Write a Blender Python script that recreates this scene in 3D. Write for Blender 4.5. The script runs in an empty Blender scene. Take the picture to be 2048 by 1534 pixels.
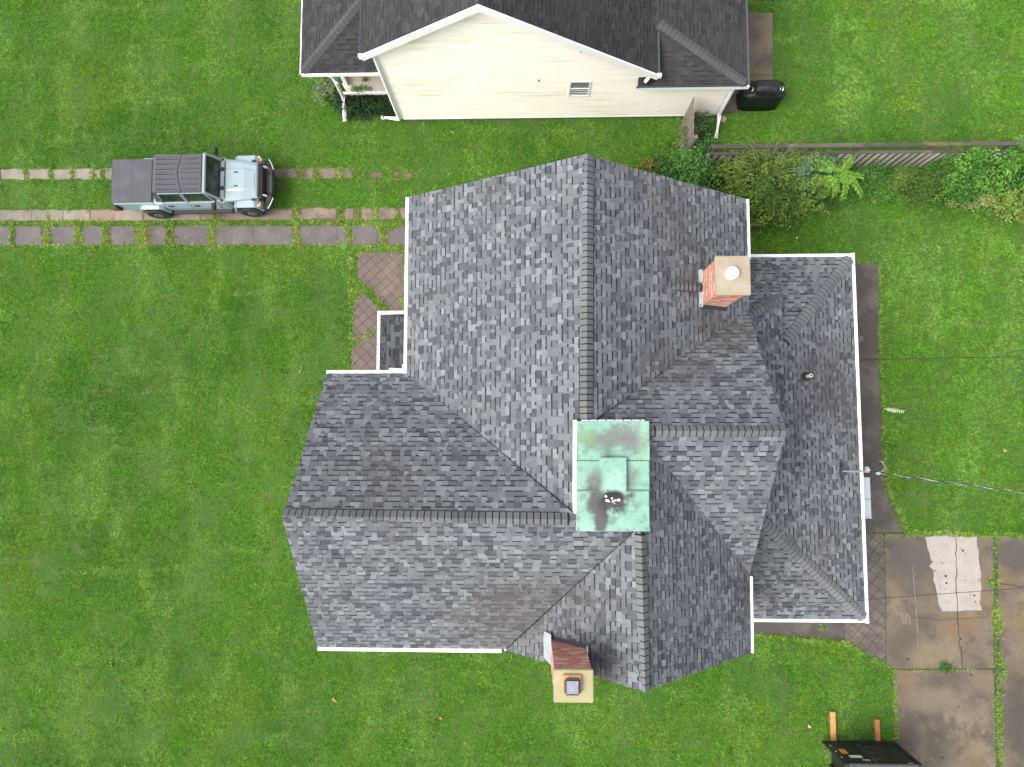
import bpy, bmesh, math, random
import numpy as np
from mathutils import Matrix, Vector
random.seed(7); rng = np.random.default_rng(7)
S = bpy.context.scene
R_ = math.radians

# ------------------------------------------------------------------ camera
H = 23.6                                  # flying height of the drone above the lawn
F, CX, CY = 1365.0, 1024.0, 767.0         # focal length and centre in photo pixels
_d = np.array([36.0, -105.0, -F]); _d /= np.linalg.norm(_d)
_z = -_d
_x = np.array([1.0, 0, 0]) - _z * _z[0]; _x /= np.linalg.norm(_x)
_y = np.cross(_z, _x)
RC = np.stack([_x, _y, _z], 1)            # world -> camera
def G(px, py, z=0.0):
    """survey: world point at height z seen at a photo pixel"""
    w = RC.T @ np.array([px - CX, -(py - CY), -F])
    t = (z - H) / w[2]
    return (float(w[0] * t), float(w[1] * t), float(z))
def Pj(p):
    c = RC @ np.array([p[0], p[1], p[2] - H]); return CX + c[0] * F / -c[2], CY - c[1] * F / -c[2]
def GG(pts, z=0.0): return [G(a, b, z)[:2] for a, b in pts]

cd = bpy.data.cameras.new('camera'); cam = bpy.data.objects.new('camera', cd)
S.collection.objects.link(cam); S.camera = cam
cd.sensor_width = 36; cd.lens = F / 2048 * 36; cd.clip_end = 2000
cam.matrix_world = Matrix.Translation((0, 0, H)) @ Matrix(RC.T.tolist()).to_4x4()

# ------------------------------------------------------------------ light: bright overcast, soft sun from the south-south-west
SUN_EL, SUN_AZ = 53, 246                  # azimuth clockwise from +y
W = bpy.data.worlds.new('World'); S.world = W; W.use_nodes = True
wn = W.node_tree.nodes; wl = W.node_tree.links; wn.clear()
sky = wn.new('ShaderNodeTexSky'); sky.sky_type = 'NISHITA'; sky.sun_disc = False
sky.sun_elevation = R_(SUN_EL); sky.sun_rotation = R_(SUN_AZ); sky.dust_density = 5.0
hs = wn.new('ShaderNodeHueSaturation'); hs.inputs['Saturation'].default_value = 0.28
bg = wn.new('ShaderNodeBackground'); bg.inputs['Strength'].default_value = 0.15
wo = wn.new('ShaderNodeOutputWorld')
wl.new(sky.outputs[0], hs.inputs['Color']); wl.new(hs.outputs[0], bg.inputs['Color']); wl.new(bg.outputs[0], wo.inputs['Surface'])
sl = bpy.data.lights.new('sun', 'SUN'); sl.energy = 0.7; sl.angle = R_(36); sl.color = (1.0, 0.96, 0.9)
so = bpy.data.objects.new('sun', sl); S.collection.objects.link(so)
so.rotation_euler = (R_(90 - SUN_EL), 0, R_(180 - SUN_AZ)); so.location = (0, 0, 40)
S.view_settings.view_transform = 'Standard'; S.view_settings.look = 'None'
S.view_settings.gamma = 1; S.view_settings.use_curve_mapping = False
S.view_settings.exposure = 1.2
S.cycles.max_bounces = 6

# ------------------------------------------------------------------ materials
MATS = {}
def material(name, base, rough=0.85, layers=(), bump=None, ramp=None, metal=0.0, rnd=0.0, trans=0.0, alpha=None, coat=0.0, spec=None, blade=0.0):
    """base colour, then noise layers (colour, scale, lo, hi, strength, (stretch xyz)); ramp: colours over the face attribute 'tone'"""
    m = bpy.data.materials.new(name); m.use_nodes = True
    nt = m.node_tree; N = nt.nodes; L = nt.links
    b = N['Principled BSDF']; b.inputs['Roughness'].default_value = rough; b.inputs['Metallic'].default_value = metal
    if spec is not None: b.inputs['Specular IOR Level'].default_value = spec
    if coat: b.inputs['Coat Weight'].default_value = coat; b.inputs['Coat Roughness'].default_value = 0.1
    if alpha is not None: b.inputs['Alpha'].default_value = alpha
    if trans:
        b.inputs['Transmission Weight'].default_value = 0
    geo = N.new('ShaderNodeNewGeometry')
    def mix(fac, a, c, mode='MIX'):
        x = N.new('ShaderNodeMix'); x.data_type = 'RGBA'; x.blend_type = mode
        if isinstance(fac, float): x.inputs[0].default_value = fac
        else: L.new(fac, x.inputs[0])
        for s, v in ((x.inputs[6], a), (x.inputs[7], c)):
            if isinstance(v, tuple): s.default_value = (*v[:3], 1)
            else: L.new(v, s)
        return x.outputs[2]
    def noise(scale, stretch=(1, 1, 1), detail=4, rough_=0.6):
        mp = N.new('ShaderNodeMapping'); mp.inputs['Scale'].default_value = stretch
        L.new(geo.outputs['Position'], mp.inputs['Vector'])
        n = N.new('ShaderNodeTexNoise'); n.inputs['Scale'].default_value = scale
        n.inputs['Detail'].default_value = detail; n.inputs['Roughness'].default_value = rough_
        L.new(mp.outputs[0], n.inputs['Vector']); return n.outputs['Fac']
    col = base
    if ramp:
        at = N.new('ShaderNodeAttribute'); at.attribute_name = 'tone'
        cr = N.new('ShaderNodeValToRGB'); e = cr.color_ramp.elements
        while len(e) < len(ramp): e.new(0.5)
        for i, (p, c) in enumerate(ramp): e[i].position = p; e[i].color = (*c, 1)
        L.new(at.outputs['Fac'], cr.inputs['Fac']); col = cr.outputs['Color']
    for ly in layers:
        c, sc, lo, hi, st = ly[:5]; sx = ly[5] if len(ly) > 5 else (1, 1, 1)
        n = noise(sc, sx)
        mr = N.new('ShaderNodeMapRange'); mr.interpolation_type = 'SMOOTHSTEP'
        mr.inputs[1].default_value = lo; mr.inputs[2].default_value = hi; mr.inputs[3].default_value = 0; mr.inputs[4].default_value = st
        L.new(n, mr.inputs[0]); col = mix(mr.outputs[0], col, c)
    if blade:
        at = N.new('ShaderNodeAttribute'); at.attribute_name = 'tone'
        mr = N.new('ShaderNodeMapRange'); mr.inputs[3].default_value = 1 - blade; mr.inputs[4].default_value = 1 + blade
        L.new(at.outputs['Fac'], mr.inputs[0]); cb = N.new('ShaderNodeCombineColor')
        for i in range(3): L.new(mr.outputs[0], cb.inputs[i])
        col = mix(1.0, col, cb.outputs[0], 'MULTIPLY')
    if rnd:
        oi = N.new('ShaderNodeObjectInfo')
        mr = N.new('ShaderNodeMapRange'); mr.inputs[3].default_value = 1 - rnd; mr.inputs[4].default_value = 1 + rnd
        L.new(oi.outputs['Random'], mr.inputs[0])
        cb = N.new('ShaderNodeCombineColor')
        for i in range(3): L.new(mr.outputs[0], cb.inputs[i])
        col = mix(1.0, col, cb.outputs[0], 'MULTIPLY')
    if isinstance(col, tuple): b.inputs['Base Color'].default_value = (*col, 1)
    else: L.new(col, b.inputs['Base Color'])
    if bump:
        bp = N.new('ShaderNodeBump'); bp.inputs['Strength'].default_value = bump[1]; bp.inputs['Distance'].default_value = bump[2] if len(bump) > 2 else 0.01
        L.new(noise(bump[0]), bp.inputs['Height']); L.new(bp.outputs[0], b.inputs['Normal'])
    if trans:
        tr = N.new('ShaderNodeBsdfTranslucent'); ms = N.new('ShaderNodeMixShader'); ms.inputs[0].default_value = trans
        if isinstance(col, tuple): tr.inputs['Color'].default_value = (*col, 1)
        else: L.new(col, tr.inputs['Color'])
        L.new(b.outputs[0], ms.inputs[1]); L.new(tr.outputs[0], ms.inputs[2])
        L.new(ms.outputs[0], N['Material Output'].inputs['Surface'])
    MATS[name] = m; return m

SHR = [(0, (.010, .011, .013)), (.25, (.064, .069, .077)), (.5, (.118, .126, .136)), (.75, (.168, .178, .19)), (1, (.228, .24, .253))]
material('shingle', (.12, .12, .13), .95, [((.02, .02, .022), 90, .5, .72, .45), ((.27, .275, .29), 130, .56, .75, .3), ((.085, .075, .07), .22, .52, .72, .45)], ramp=SHR, spec=.1, bump=(160, .35, .004))
DKR = [(0, (.018, .018, .019)), (.5, (.036, .035, .036)), (1, (.055, .054, .055))]
material('dark_shingle', (.03, .03, .03), .95, [((.075, .075, .075), 100, .52, .75, .3), ((.045, .043, .042), .5, .45, .7, .5)], ramp=DKR, spec=.2, bump=(150, .3, .004))
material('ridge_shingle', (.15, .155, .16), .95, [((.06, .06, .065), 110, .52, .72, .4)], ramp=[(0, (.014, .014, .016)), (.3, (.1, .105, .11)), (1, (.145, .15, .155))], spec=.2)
material('dark_ridge', (.075, .075, .076), .95, [((.03, .03, .03), 100, .5, .72, .4)], spec=.2, ramp=[(0, (.052, .052, .052)), (.3, (.066, .066, .067)), (1, (.08, .08, .081))])
material('roof_deck', (.02, .02, .022), .95)
material('white_metal', (.8, .8, .79), .45, [((.55, .52, .46), 3, .55, .8, .35)])
material('white_trim', (.82, .82, .8), .55, [((.6, .6, .55), 2, .6, .8, .3)])
material('cream_siding', (.86, .82, .71), .6, [((.88, .85, .76), .35, .4, .65, .8), ((.5, .48, .22), .5, .54, .72, .4, (.5, 1, 2.2)), ((.4, .4, .17), 1.2, .55, .72, .45, (.3, 1, 6))])
material('house_siding', (.55, .52, .46), .7)
material('brick', (.38, .13, .09), .9, [((.5, .22, .16), 14, .45, .7, .6), ((.62, .5, .44), 5, .6, .72, .6)], ramp=[(0, (.42, .165, .115)), (.6, (.56, .27, .2)), (1, (.68, .52, .45))], rnd=.12)
material('mortar', (.56, .47, .4), .95, [((.7, .66, .6), 6, .5, .7, .6)])
material('chimney_cap', (.29, .245, .175), .95, [((.22, .2, .14), 9, .54, .75, .7), ((.35, .31, .245), 2.5, .45, .7, .6), ((.12, .12, .08), 20, .58, .75, .55)], bump=(40, .4))
material('lichen_cap', (.32, .285, .155), .95, [((.2, .19, .08), 10, .55, .75, .7), ((.38, .35, .27), 2.5, .5, .7, .8), ((.1, .1, .06), 20, .6, .75, .6)], bump=(40, .4))
material('flashing', (.5, .54, .58), .35, [((.35, .38, .42), 4, .4, .7, .5)], metal=.4)
material('curb_flashing', (.62, .62, .63), .5, [((.4, .4, .42), 5, .45, .7, .5)])
material('clay_flue', (.5, .24, .1), .9, [((.3, .14, .07), 12, .5, .7, .5)])
material('dark_metal', (.055, .057, .065), .45, [((.1, .1, .11), 14, .5, .7, .5)], metal=.3)
material('grey_metal', (.2, .2, .24), .5, [((.35, .35, .4), 12, .5, .7, .5)], metal=.2)
material('black_iron', (.02, .02, .022), .5)
material('pale_metal', (.47, .54, .58), .5, [((.55, .52, .54), 2.5, .45, .65, .6), ((.33, .38, .42), 8, .58, .75, .4)])
material('white_pvc', (.8, .79, .74), .5)
material('rubber', (.018, .018, .019), .8, [((.04, .038, .035), 20, .5, .7, .5)])
material('cable', (.016, .017, .017), .7)
material('bare_cable', (.3, .3, .29), .5, [((.12, .12, .12), 9, .45, .55, .9)])
material('glass_dark', (.015, .017, .018), .12, [((.05, .06, .06), 2.5, .4, .7, .7)], spec=.6)
material('pane', (.2, .21, .22), .15, [((.1, .105, .11), 6, .4, .7, .6)], spec=.7)
material('weathered_wood', (.43, .4, .345), .95, [((.14, .12, .1), 9, .48, .7, .7, (1, 1, 6)), ((.42, .39, .35), 2.5, .5, .7, .6), ((.2, .23, .13), 1.1, .56, .75, .4)], rnd=.25)
material('brown_wood', (.19, .165, .14), .95, [((.1, .085, .07), 8, .45, .7, .7, (1, 1, 5)), ((.27, .24, .21), 3, .5, .7, .5)], rnd=.2)
material('shaded_wood', (.045, .038, .032), .95, [((.08, .07, .06), 8, .5, .7, .6, (1, 1, 5))], rnd=.2)  # back pickets: colour darkened to paint the shade in the gaps
material('dark_wood', (.07, .06, .05), .95, [((.13, .115, .1), 7, .5, .7, .6, (.3, 1, 1)), ((.22, .145, .08), .45, .56, .7, .8)], rnd=.25)
material('new_plank', (.5, .26, .085), .8, [((.32, .12, .04), 7, .5, .68, .8, (4, 1, 1)), ((.56, .33, .13), 3, .5, .7, .5)])
material('red_plank', (.4, .15, .06), .8, [((.24, .07, .03), 7, .5, .68, .7, (4, 1, 1))])
material('drive_slab', (.21, .187, .152), .95, [((.145, .125, .105), .9, .4, .65, .7), ((.275, .248, .205), 2.6, .52, .7, .6), ((.13, .10, .085), 7, .58, .76, .65), ((.23, .15, .11), .55, .52, .68, .6)], bump=(60, .5), rnd=.12)
material('dirty_slab', (.145, .117, .09), .95, [((.22, .17, .135), 1.4, .45, .68, .8), ((.08, .055, .04), 2.4, .5, .68, .8), ((.3, .24, .18), 4.5, .58, .72, .6)], bump=(60, .5), rnd=.15)
material('walk_slab', (.1, .09, .086), .95, [((.145, .13, .12), 1.6, .45, .68, .7), ((.3, .25, .22), 5, .6, .75, .5), ((.1, .085, .085), 3.2, .52, .7, .5)], bump=(60, .5), rnd=.1)
material('paving_tile', (.12, .089, .08), .95, [((.16, .12, .1), 1.3, .45, .7, .8), ((.1, .085, .08), 4, .52, .72, .5), ((.26, .21, .18), 14, .6, .75, .35)], bump=(50, .4), rnd=.1)
material('stamped_tile', (.085, .07, .06), .95, [((.15, .125, .105), 1.3, .45, .7, .8), ((.065, .055, .05), 4, .52, .72, .5)], bump=(50, .4), rnd=.1)
material('asphalt_path', (.062, .056, .049), .95, [((.105, .09, .078), .8, .42, .62, .9), ((.042, .039, .037), 2.2, .52, .7, .6), ((.19, .16, .14), 1.9, .64, .76, .6)], bump=(80, .5))
material('drive_concrete', (.132, .105, .074), .95, [((.068, .06, .051), .42, .44, .66, .85), ((.185, .15, .102), .8, .5, .68, .7), ((.07, .056, .043), 1.7, .47, .66, .75), ((.19, .16, .125), 4, .56, .74, .5), ((.15, .1, .052), .6, .5, .7, .8), ((.06, .05, .04), 6, .56, .74, .6), ((.06, .05, .045), 11, .68, .76, .5)], bump=(70, .5))
material('patch_concrete', (.31, .278, .25), .95, [((.23, .21, .195), 1.6, .5, .72, .6), ((.1, .09, .08), 7, .62, .69, .8), ((.16, .145, .13), 17, .6, .7, .6), ((.38, .345, .31), 4, .5, .7, .4)], bump=(70, .4))
material('crack_dirt', (.05, .042, .035), 1.0)
material('scuff', (.24, .2, .155), 1.0, [((.15, .12, .09), 9, .42, .58, .95)])
material('soil', (.12, .075, .05), 1.0, [((.19, .13, .09), 5, .45, .7, .7), ((.06, .04, .03), 12, .5, .7, .6)], bump=(40, .8))
material('porch_floor', (.52, .43, .36), .8, [((.6, .52, .45), 1.5, .4, .65, .6), ((.4, .33, .27), 4, .55, .75, .4)])
material('stone', (.27, .215, .15), .95, [((.34, .29, .23), 6, .45, .7, .7)], bump=(30, .6))
material('grill_cover', (.008, .008, .009), .42, [((.018, .018, .019), 5, .5, .7, .6)], bump=(7, .9, .03))
material('silver', (.62, .62, .62), .3, metal=.6)
material('dumpster_paint', (.014, .016, .017), .55, [((.035, .037, .037), 2.2, .5, .7, .7), ((.1, .09, .08), 16, .68, .76, .5)], bump=(20, .15))
material('dumpster_edge', (.05, .05, .05), .5, [((.2, .19, .18), 12, .6, .74, .7)])
material('sticker_yellow', (.75, .36, .02), .5); material('sticker_white', (.72, .7, .7), .5, [((.5, .45, .45), 20, .6, .7, .5)])
material('ink', (.08, .05, .02), .7)
material('truck_paint', (.255, .325, .355), .34, [((.235, .3, .33), 3, .4, .7, .4)], coat=.35)
material('soft_black', (.064, .064, .075), .8, [((.082, .082, .092), 2.2, .42, .66, .8)], bump=(120, .15))
material('hardtop', (.066, .065, .075), .72, [((.066, .065, .076), 3, .45, .7, .6)], bump=(140, .2))
material('groove', (.018, .018, .021), .8); material('plastic', (.022, .022, .024), .65)
material('grey_plastic', (.085, .083, .09), .7)
material('headlight', (.8, .8, .78), .15); material('amber', (.85, .33, .06), .3); material('red_lens', (.35, .02, .02), .25)
material('alloy', (.35, .35, .36), .35, metal=.7)
material('leaf_litter', (.45, .2, .1), .9, [((.6, .38, .22), 9, .4, .6, .8)], rnd=.3)
material('pale_leaf', (.62, .62, .42), .8, rnd=.2)
material('bark', (.1, .08, .055), .95)
material('cane', (.2, .22, .07), .9, [((.12, .15, .045), 4, .4, .6, .8)])

def leafmat(name, dark, mid, light, tr=.25):
    material(name, mid, .55, [], ramp=[(0, dark), (.5, mid), (1, light)], trans=tr, spec=.3)
leafmat('leaf_green', (.025, .085, .018), (.07, .19, .035), (.16, .33, .07))
leafmat('leaf_olive', (.034, .075, .013), (.115, .205, .032), (.27, .37, .08))
leafmat('leaf_blue', (.03, .085, .035), (.07, .165, .07), (.16, .28, .14))
leafmat('leaf_lime', (.05, .15, .014), (.12, .29, .03), (.25, .43, .065))
leafmat('leaf_bright', (.026, .095, .014), (.07, .2, .026), (.18, .36, .055))
leafmat('leaf_ivy', (.008, .028, .01), (.018, .055, .02), (.05, .11, .04))
leafmat('leaf_cream', (.26, .3, .09), (.55, .52, .25), (.7, .64, .42))
leafmat('leaf_pale', (.08, .13, .05), (.18, .25, .11), (.33, .38, .2))
leafmat('leaf_straw', (.12, .15, .03), (.28, .29, .07), (.42, .4, .14))

# grass: hue patches over the ground plus a shift for every tuft
def grass_mat(name, a, b, c, d, rnd):
    m = material(name, b, .7, [(a, .16, .42, .64, .8), (c, .5, .47, .66, .85, (1.5, .55, 1)), (a, 1.7, .5, .7, .6), (d, .27, .52, .72, .8), (c, .9, .54, .7, .7, (.35, 1.6, 1)), (c, 3.4, .54, .74, .6)], rnd=rnd, trans=.22 if rnd > .1 else 0, spec=.06, blade=.6)
    return m
grass_mat('grass_blade', (.072, .195, .021), (.122, .285, .027), (.212, .385, .07), (.185, .315, .024), .42)
grass_mat('joint_blade', (.13, .25, .03), (.19, .31, .05), (.3, .38, .1), (.25, .3, .08), .3)
material('lawn_ground', (.042, .1, .01), 1.0, [((.028, .08, .009), .3, .42, .64, .8), ((.06, .13, .014), 1.2, .5, .7, .7), ((.1, .085, .04), 2.2, .54, .7, .8)], bump=(18, .8, .03))

# copper deck: patina, soot and rain marks with their own outlines
def add_blobs(mat, blobs, z, nscale=3.0):
    nt = MATS[mat].node_tree; N = nt.nodes; L = nt.links; b = N['Principled BSDF']; src = b.inputs['Base Color'].links[0].from_socket
    geo = N.new('ShaderNodeNewGeometry'); nz = N.new('ShaderNodeTexNoise'); nz.inputs['Scale'].default_value = nscale; nz.inputs['Detail'].default_value = 6
    L.new(geo.outputs['Position'], nz.inputs['Vector'])
    for (px, py, rx, ry, soft, amp, color, st) in blobs:
        cx, cy, _q = G(px, py, z); mp = N.new('ShaderNodeMapping')
        mp.inputs['Location'].default_value = (-cx / rx, -cy / ry, 0); mp.inputs['Scale'].default_value = (1 / rx, 1 / ry, 0)
        L.new(geo.outputs['Position'], mp.inputs['Vector'])
        ln = N.new('ShaderNodeVectorMath'); ln.operation = 'LENGTH'; L.new(mp.outputs[0], ln.inputs[0])
        ad = N.new('ShaderNodeMath'); ad.operation = 'MULTIPLY_ADD'; ad.inputs[1].default_value = amp * 1.8; L.new(nz.outputs['Fac'], ad.inputs[0]); L.new(ln.outputs['Value'], ad.inputs[2])
        mr = N.new('ShaderNodeMapRange'); mr.interpolation_type = 'SMOOTHSTEP'
        mr.inputs[1].default_value = 1 + amp * .9 - soft; mr.inputs[2].default_value = 1 + amp * .9 + soft; mr.inputs[3].default_value = st; mr.inputs[4].default_value = 0
        L.new(ad.outputs[0], mr.inputs[0])
        x = N.new('ShaderNodeMix'); x.data_type = 'RGBA'; L.new(mr.outputs[0], x.inputs[0]); L.new(src, x.inputs[6]); x.inputs[7].default_value = (*color, 1); src = x.outputs[2]
    L.new(src, b.inputs['Base Color'])
# valley and chimney grime, plus shade painted beside the south chimney and east gable
add_blobs('shingle', [(1000, 1235, 1.1, .8, .7, .9, (.085, .072, .062), .5), (1100, 1180, 1.2, .4, .6, .9, (.075, .068, .064), .4), (1440, 660, .8, .45, .6, .9, (.07, .06, .055), .5), (1330, 740, 1.0, .5, .6, .9, (.075, .07, .066), .35),
    (1195, 1300, .35, .5, .6, .8, (.04, .038, .036), .6), (1515, 1180, .25, .7, .5, .8, (.065, .055, .05), .5), (1370, 575, .4, .3, .5, .8, (.075, .068, .062), .4)], 6.2, 2.0)
# wet and oil darkened parts of the drive, rain marks on the path
add_blobs('drive_concrete', [(1815, 1120, .85, .8, .5, .7, (.068, .062, .056), .8), (2030, 1110, .7, .6, .5, .7, (.06, .054, .049), .75), (1800, 1290, .5, .7, .6, .8, (.075, .062, .05), .6), (2040, 1440, .6, 1.6, .6, .8, (.05, .044, .038), .8), (1870, 1310, .8, .4, .6, .8, (.19, .145, .09), .6), (1870, 1400, .9, .4, .6, .8, (.185, .148, .1), .6)], 0, 2.2)
def copper_mat():
    m = material('copper', (.175, .325, .255), .7, [((.24, .4, .325), 1.1, .4, .66, .9), ((.17, .33, .16), .9, .52, .7, .55), ((.06, .1, .075), 16, .6, .72, .6), ((.085, .17, .13), 5, .48, .68, .75), ((.1, .1, .085), 1.7, .58, .74, .5)])
    nt = m.node_tree; N = nt.nodes; L = nt.links; b = N['Principled BSDF']
    src = b.inputs['Base Color'].links[0].from_socket
    geo = N.new('ShaderNodeNewGeometry'); nz = N.new('ShaderNodeTexNoise'); nz.inputs['Scale'].default_value = 3.2; nz.inputs['Detail'].default_value = 8; nz.inputs['Roughness'].default_value = .65
    L.new(geo.outputs['Position'], nz.inputs['Vector'])
    def blob(cx, cy, rx, ry, soft, amp, color, st, src, sc=None):
        mp = N.new('ShaderNodeMapping'); mp.vector_type = 'POINT'
        mp.inputs['Location'].default_value = (-cx / rx, -cy / ry, 0); mp.inputs['Scale'].default_value = (1 / rx, 1 / ry, 0)
        L.new(geo.outputs['Position'], mp.inputs['Vector'])
        ln = N.new('ShaderNodeVectorMath'); ln.operation = 'LENGTH'; L.new(mp.outputs[0], ln.inputs[0])
        ad = N.new('ShaderNodeMath'); ad.operation = 'MULTIPLY_ADD'; ad.inputs[1].default_value = amp * 1.8; L.new(nz.outputs['Fac'], ad.inputs[0]); L.new(ln.outputs['Value'], ad.inputs[2])
        mr = N.new('ShaderNodeMapRange'); mr.interpolation_type = 'SMOOTHSTEP'
        mr.inputs[1].default_value = 1 + amp * .9 - soft; mr.inputs[2].default_value = 1 + amp * .9 + soft; mr.inputs[3].default_value = st; mr.inputs[4].default_value = 0
        L.new(ad.outputs[0], mr.inputs[0])
        x = N.new('ShaderNodeMix'); x.data_type = 'RGBA'; L.new(mr.outputs[0], x.inputs[0]); L.new(src, x.inputs[6]); x.inputs[7].default_value = (*color, 1)
        return x.outputs[2]
    z = 8.3
    def at(px, py): return G(px, py, z)[:2]
    for (px, py, rx, ry, soft, amp, col, st) in [
        (1222, 880, .6, .24, .6, 1.8, (.105, .112, .104), .8), (1262, 872, .3, .32, .6, 1.8, (.12, .127, .12), .75),
        (1172, 872, .18, .32, .6, .8, (.14, .27, .11), .5), (1287, 895, .14, .4, .6, .8, (.17, .3, .18), .45),
        (1190, 965, .16, .3, .6, .9, (.1, .09, .085), .8), (1261, 962, .12, .3, .6, .9, (.13, .12, .11), .6),
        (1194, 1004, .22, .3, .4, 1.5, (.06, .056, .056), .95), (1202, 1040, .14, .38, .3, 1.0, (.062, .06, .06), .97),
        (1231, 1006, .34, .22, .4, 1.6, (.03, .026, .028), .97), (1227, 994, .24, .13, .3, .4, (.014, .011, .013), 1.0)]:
        c = at(px, py); src = blob(c[0], c[1], rx, ry, soft, amp, col, st, src)
    L.new(src, b.inputs['Base Color'])
copper_mat()
material('patina_seam', (.07, .12, .09), .9)

# ------------------------------------------------------------------ object helpers
def link(o): S.collection.objects.link(o); return o
def thing(name, label, cat, loc=(0, 0, 0), rotz=0.0, group=None, local=False):
    o = link(bpy.data.objects.new(name, None)); o.location = loc; o.rotation_euler = (0, 0, rotz); o.empty_display_size = .3
    o['label'] = label; o['category'] = cat
    if group: o['group'] = group
    o_local[o.name] = local
    return o
o_local = {}
def tag(o, label=None, cat=None, group=None, kind=None):
    if label: o['label'] = label
    if cat: o['category'] = cat
    if group: o['group'] = group
    if kind: o['kind'] = kind
    return o
def adopt(o, parent):
    o.parent = parent
    if parent.type == 'EMPTY' and not o_local.get(parent.name, False):
        o.matrix_parent_inverse = Matrix.Translation(parent.location).inverted()
class MB:
    def __init__(s): s.v = []; s.f = []; s.t = []
    def face(s, pts, tone=.5):
        n = len(s.v); s.v += [tuple(p) for p in pts]; s.f.append(list(range(n, n + len(pts)))); s.t.append(tone)
    def raw(s, v, f, tone=.5):
        n = len(s.v); s.v += [tuple(p) for p in v]; s.f += [[i + n for i in q] for q in f]; s.t += [tone] * len(f); return s
    def hexa(s, b, t, tone=.5):
        return s.raw(list(b) + list(t), [[3, 2, 1, 0], [4, 5, 6, 7], [0, 1, 5, 4], [1, 2, 6, 5], [2, 3, 7, 6], [3, 0, 4, 7]], tone)
    def box(s, x0, x1, y0, y1, z0, z1, tone=.5):
        return s.hexa([(x0, y0, z0), (x1, y0, z0), (x1, y1, z0), (x0, y1, z0)], [(x0, y0, z1), (x1, y0, z1), (x1, y1, z1), (x0, y1, z1)], tone)
    def prism(s, poly, z0, z1, tone=.5):
        a = sum(poly[i - 1][0] * poly[i][1] - poly[i][0] * poly[i - 1][1] for i in range(len(poly)))
        if a < 0: poly = poly[::-1]
        n = len(poly); fz = lambda z, p: z(p[0], p[1]) if callable(z) else z
        v = [(p[0], p[1], fz(z0, p)) for p in poly] + [(p[0], p[1], fz(z1, p)) for p in poly]
        return s.raw(v, [list(range(n - 1, -1, -1)), list(range(n, 2 * n))] + [[i, (i + 1) % n, n + (i + 1) % n, n + i] for i in range(n)], tone)
    def ext(s, prof, y0, y1, axis='y', tone=.5):
        """profile of (a,z) pairs extruded along y (a=x) or x (a=y)"""
        n = len(prof); mk = (lambda a, z, y: (a, y, z)) if axis == 'y' else (lambda a, z, y: (y, a, z))
        v = [mk(a, z, y0) for a, z in prof] + [mk(a, z, y1) for a, z in prof]
        return s.raw(v, [list(range(n)), list(range(2 * n - 1, n - 1, -1))] + [[i, n + i, n + (i + 1) % n, (i + 1) % n] for i in range(n)], tone)
    def tube(s, path, r, n=6, tone=.5, cap=True):
        path = [Vector(p) for p in path]; rs = r if isinstance(r, (list, tuple)) else [r] * len(path); v = []; f = []
        for i, p in enumerate(path):
            d = (path[min(i + 1, len(path) - 1)] - path[max(i - 1, 0)]).normalized()
            a = d.cross(Vector((0, 0, 1))) if abs(d.z) < .9 else d.cross(Vector((0, 1, 0)))
            a.normalize(); b = d.cross(a)
            for k in range(n):
                w = 2 * math.pi * k / n; v.append(tuple(p + (a * math.cos(w) + b * math.sin(w)) * rs[i]))
        for i in range(len(path) - 1):
            for k in range(n): f.append([i * n + k, i * n + (k + 1) % n, (i + 1) * n + (k + 1) % n, (i + 1) * n + k])
        if cap: f.append(list(range(n - 1, -1, -1))); f.append([(len(path) - 1) * n + k for k in range(n)])
        return s.raw(v, f, tone)
    def lathe(s, c, prof, n=16, axis='z', tone=.5):
        v = []; f = []
        for (r, h) in prof:
            for k in range(n):
                w = 2 * math.pi * k / n; a, b = r * math.cos(w), r * math.sin(w)
                v.append((c[0] + a, c[1] + b, c[2] + h) if axis == 'z' else (c[0] + a, c[1] + h, c[2] + b))
        for i in range(len(prof) - 1):
            for k in range(n): f.append([i * n + k, i * n + (k + 1) % n, (i + 1) * n + (k + 1) % n, (i + 1) * n + k])
        f.append(list(range(n - 1, -1, -1))); f.append([(len(prof) - 1) * n + k for k in range(n)])
        return s.raw(v, f, tone)
    def build(s, name, mat, parent=None, bevel=0.0, smooth=False, label=None, kind=None, seg=2, loc=None, fix=True):
        me = bpy.data.meshes.new(name)
        v = s.v if loc is None else [(p[0] - loc[0], p[1] - loc[1], p[2] - loc[2]) for p in s.v]
        me.from_pydata(v, [], s.f)
        if bevel or fix:
            bm = bmesh.new(); bm.from_mesh(me)
            if fix: bmesh.ops.recalc_face_normals(bm, faces=bm.faces)
            if bevel:
                ed = [e for e in bm.edges if len(e.link_faces) == 2 and e.calc_face_angle(0) > .5]
                bmesh.ops.bevel(bm, geom=ed, offset=bevel, segments=seg, affect='EDGES', clamp_overlap=True)
            bm.to_mesh(me); bm.free()
        if not bevel and any(t != .5 for t in s.t):
            at = me.attributes.new('tone', 'FLOAT', 'FACE'); at.data.foreach_set('value', s.t)
        if smooth:
            for p in me.polygons: p.use_smooth = True
        me.materials.append(MATS[mat])
        o = link(bpy.data.objects.new(name, me))
        if loc is not None: o.location = loc
        if parent: adopt(o, parent)
        if label: o['label'] = label
        if kind: o['kind'] = kind
        return o
def bx(name, mat, parent, dims, bevel=0.0, **k): return MB().box(*dims).build(name, mat, parent, bevel, **k)

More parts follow.
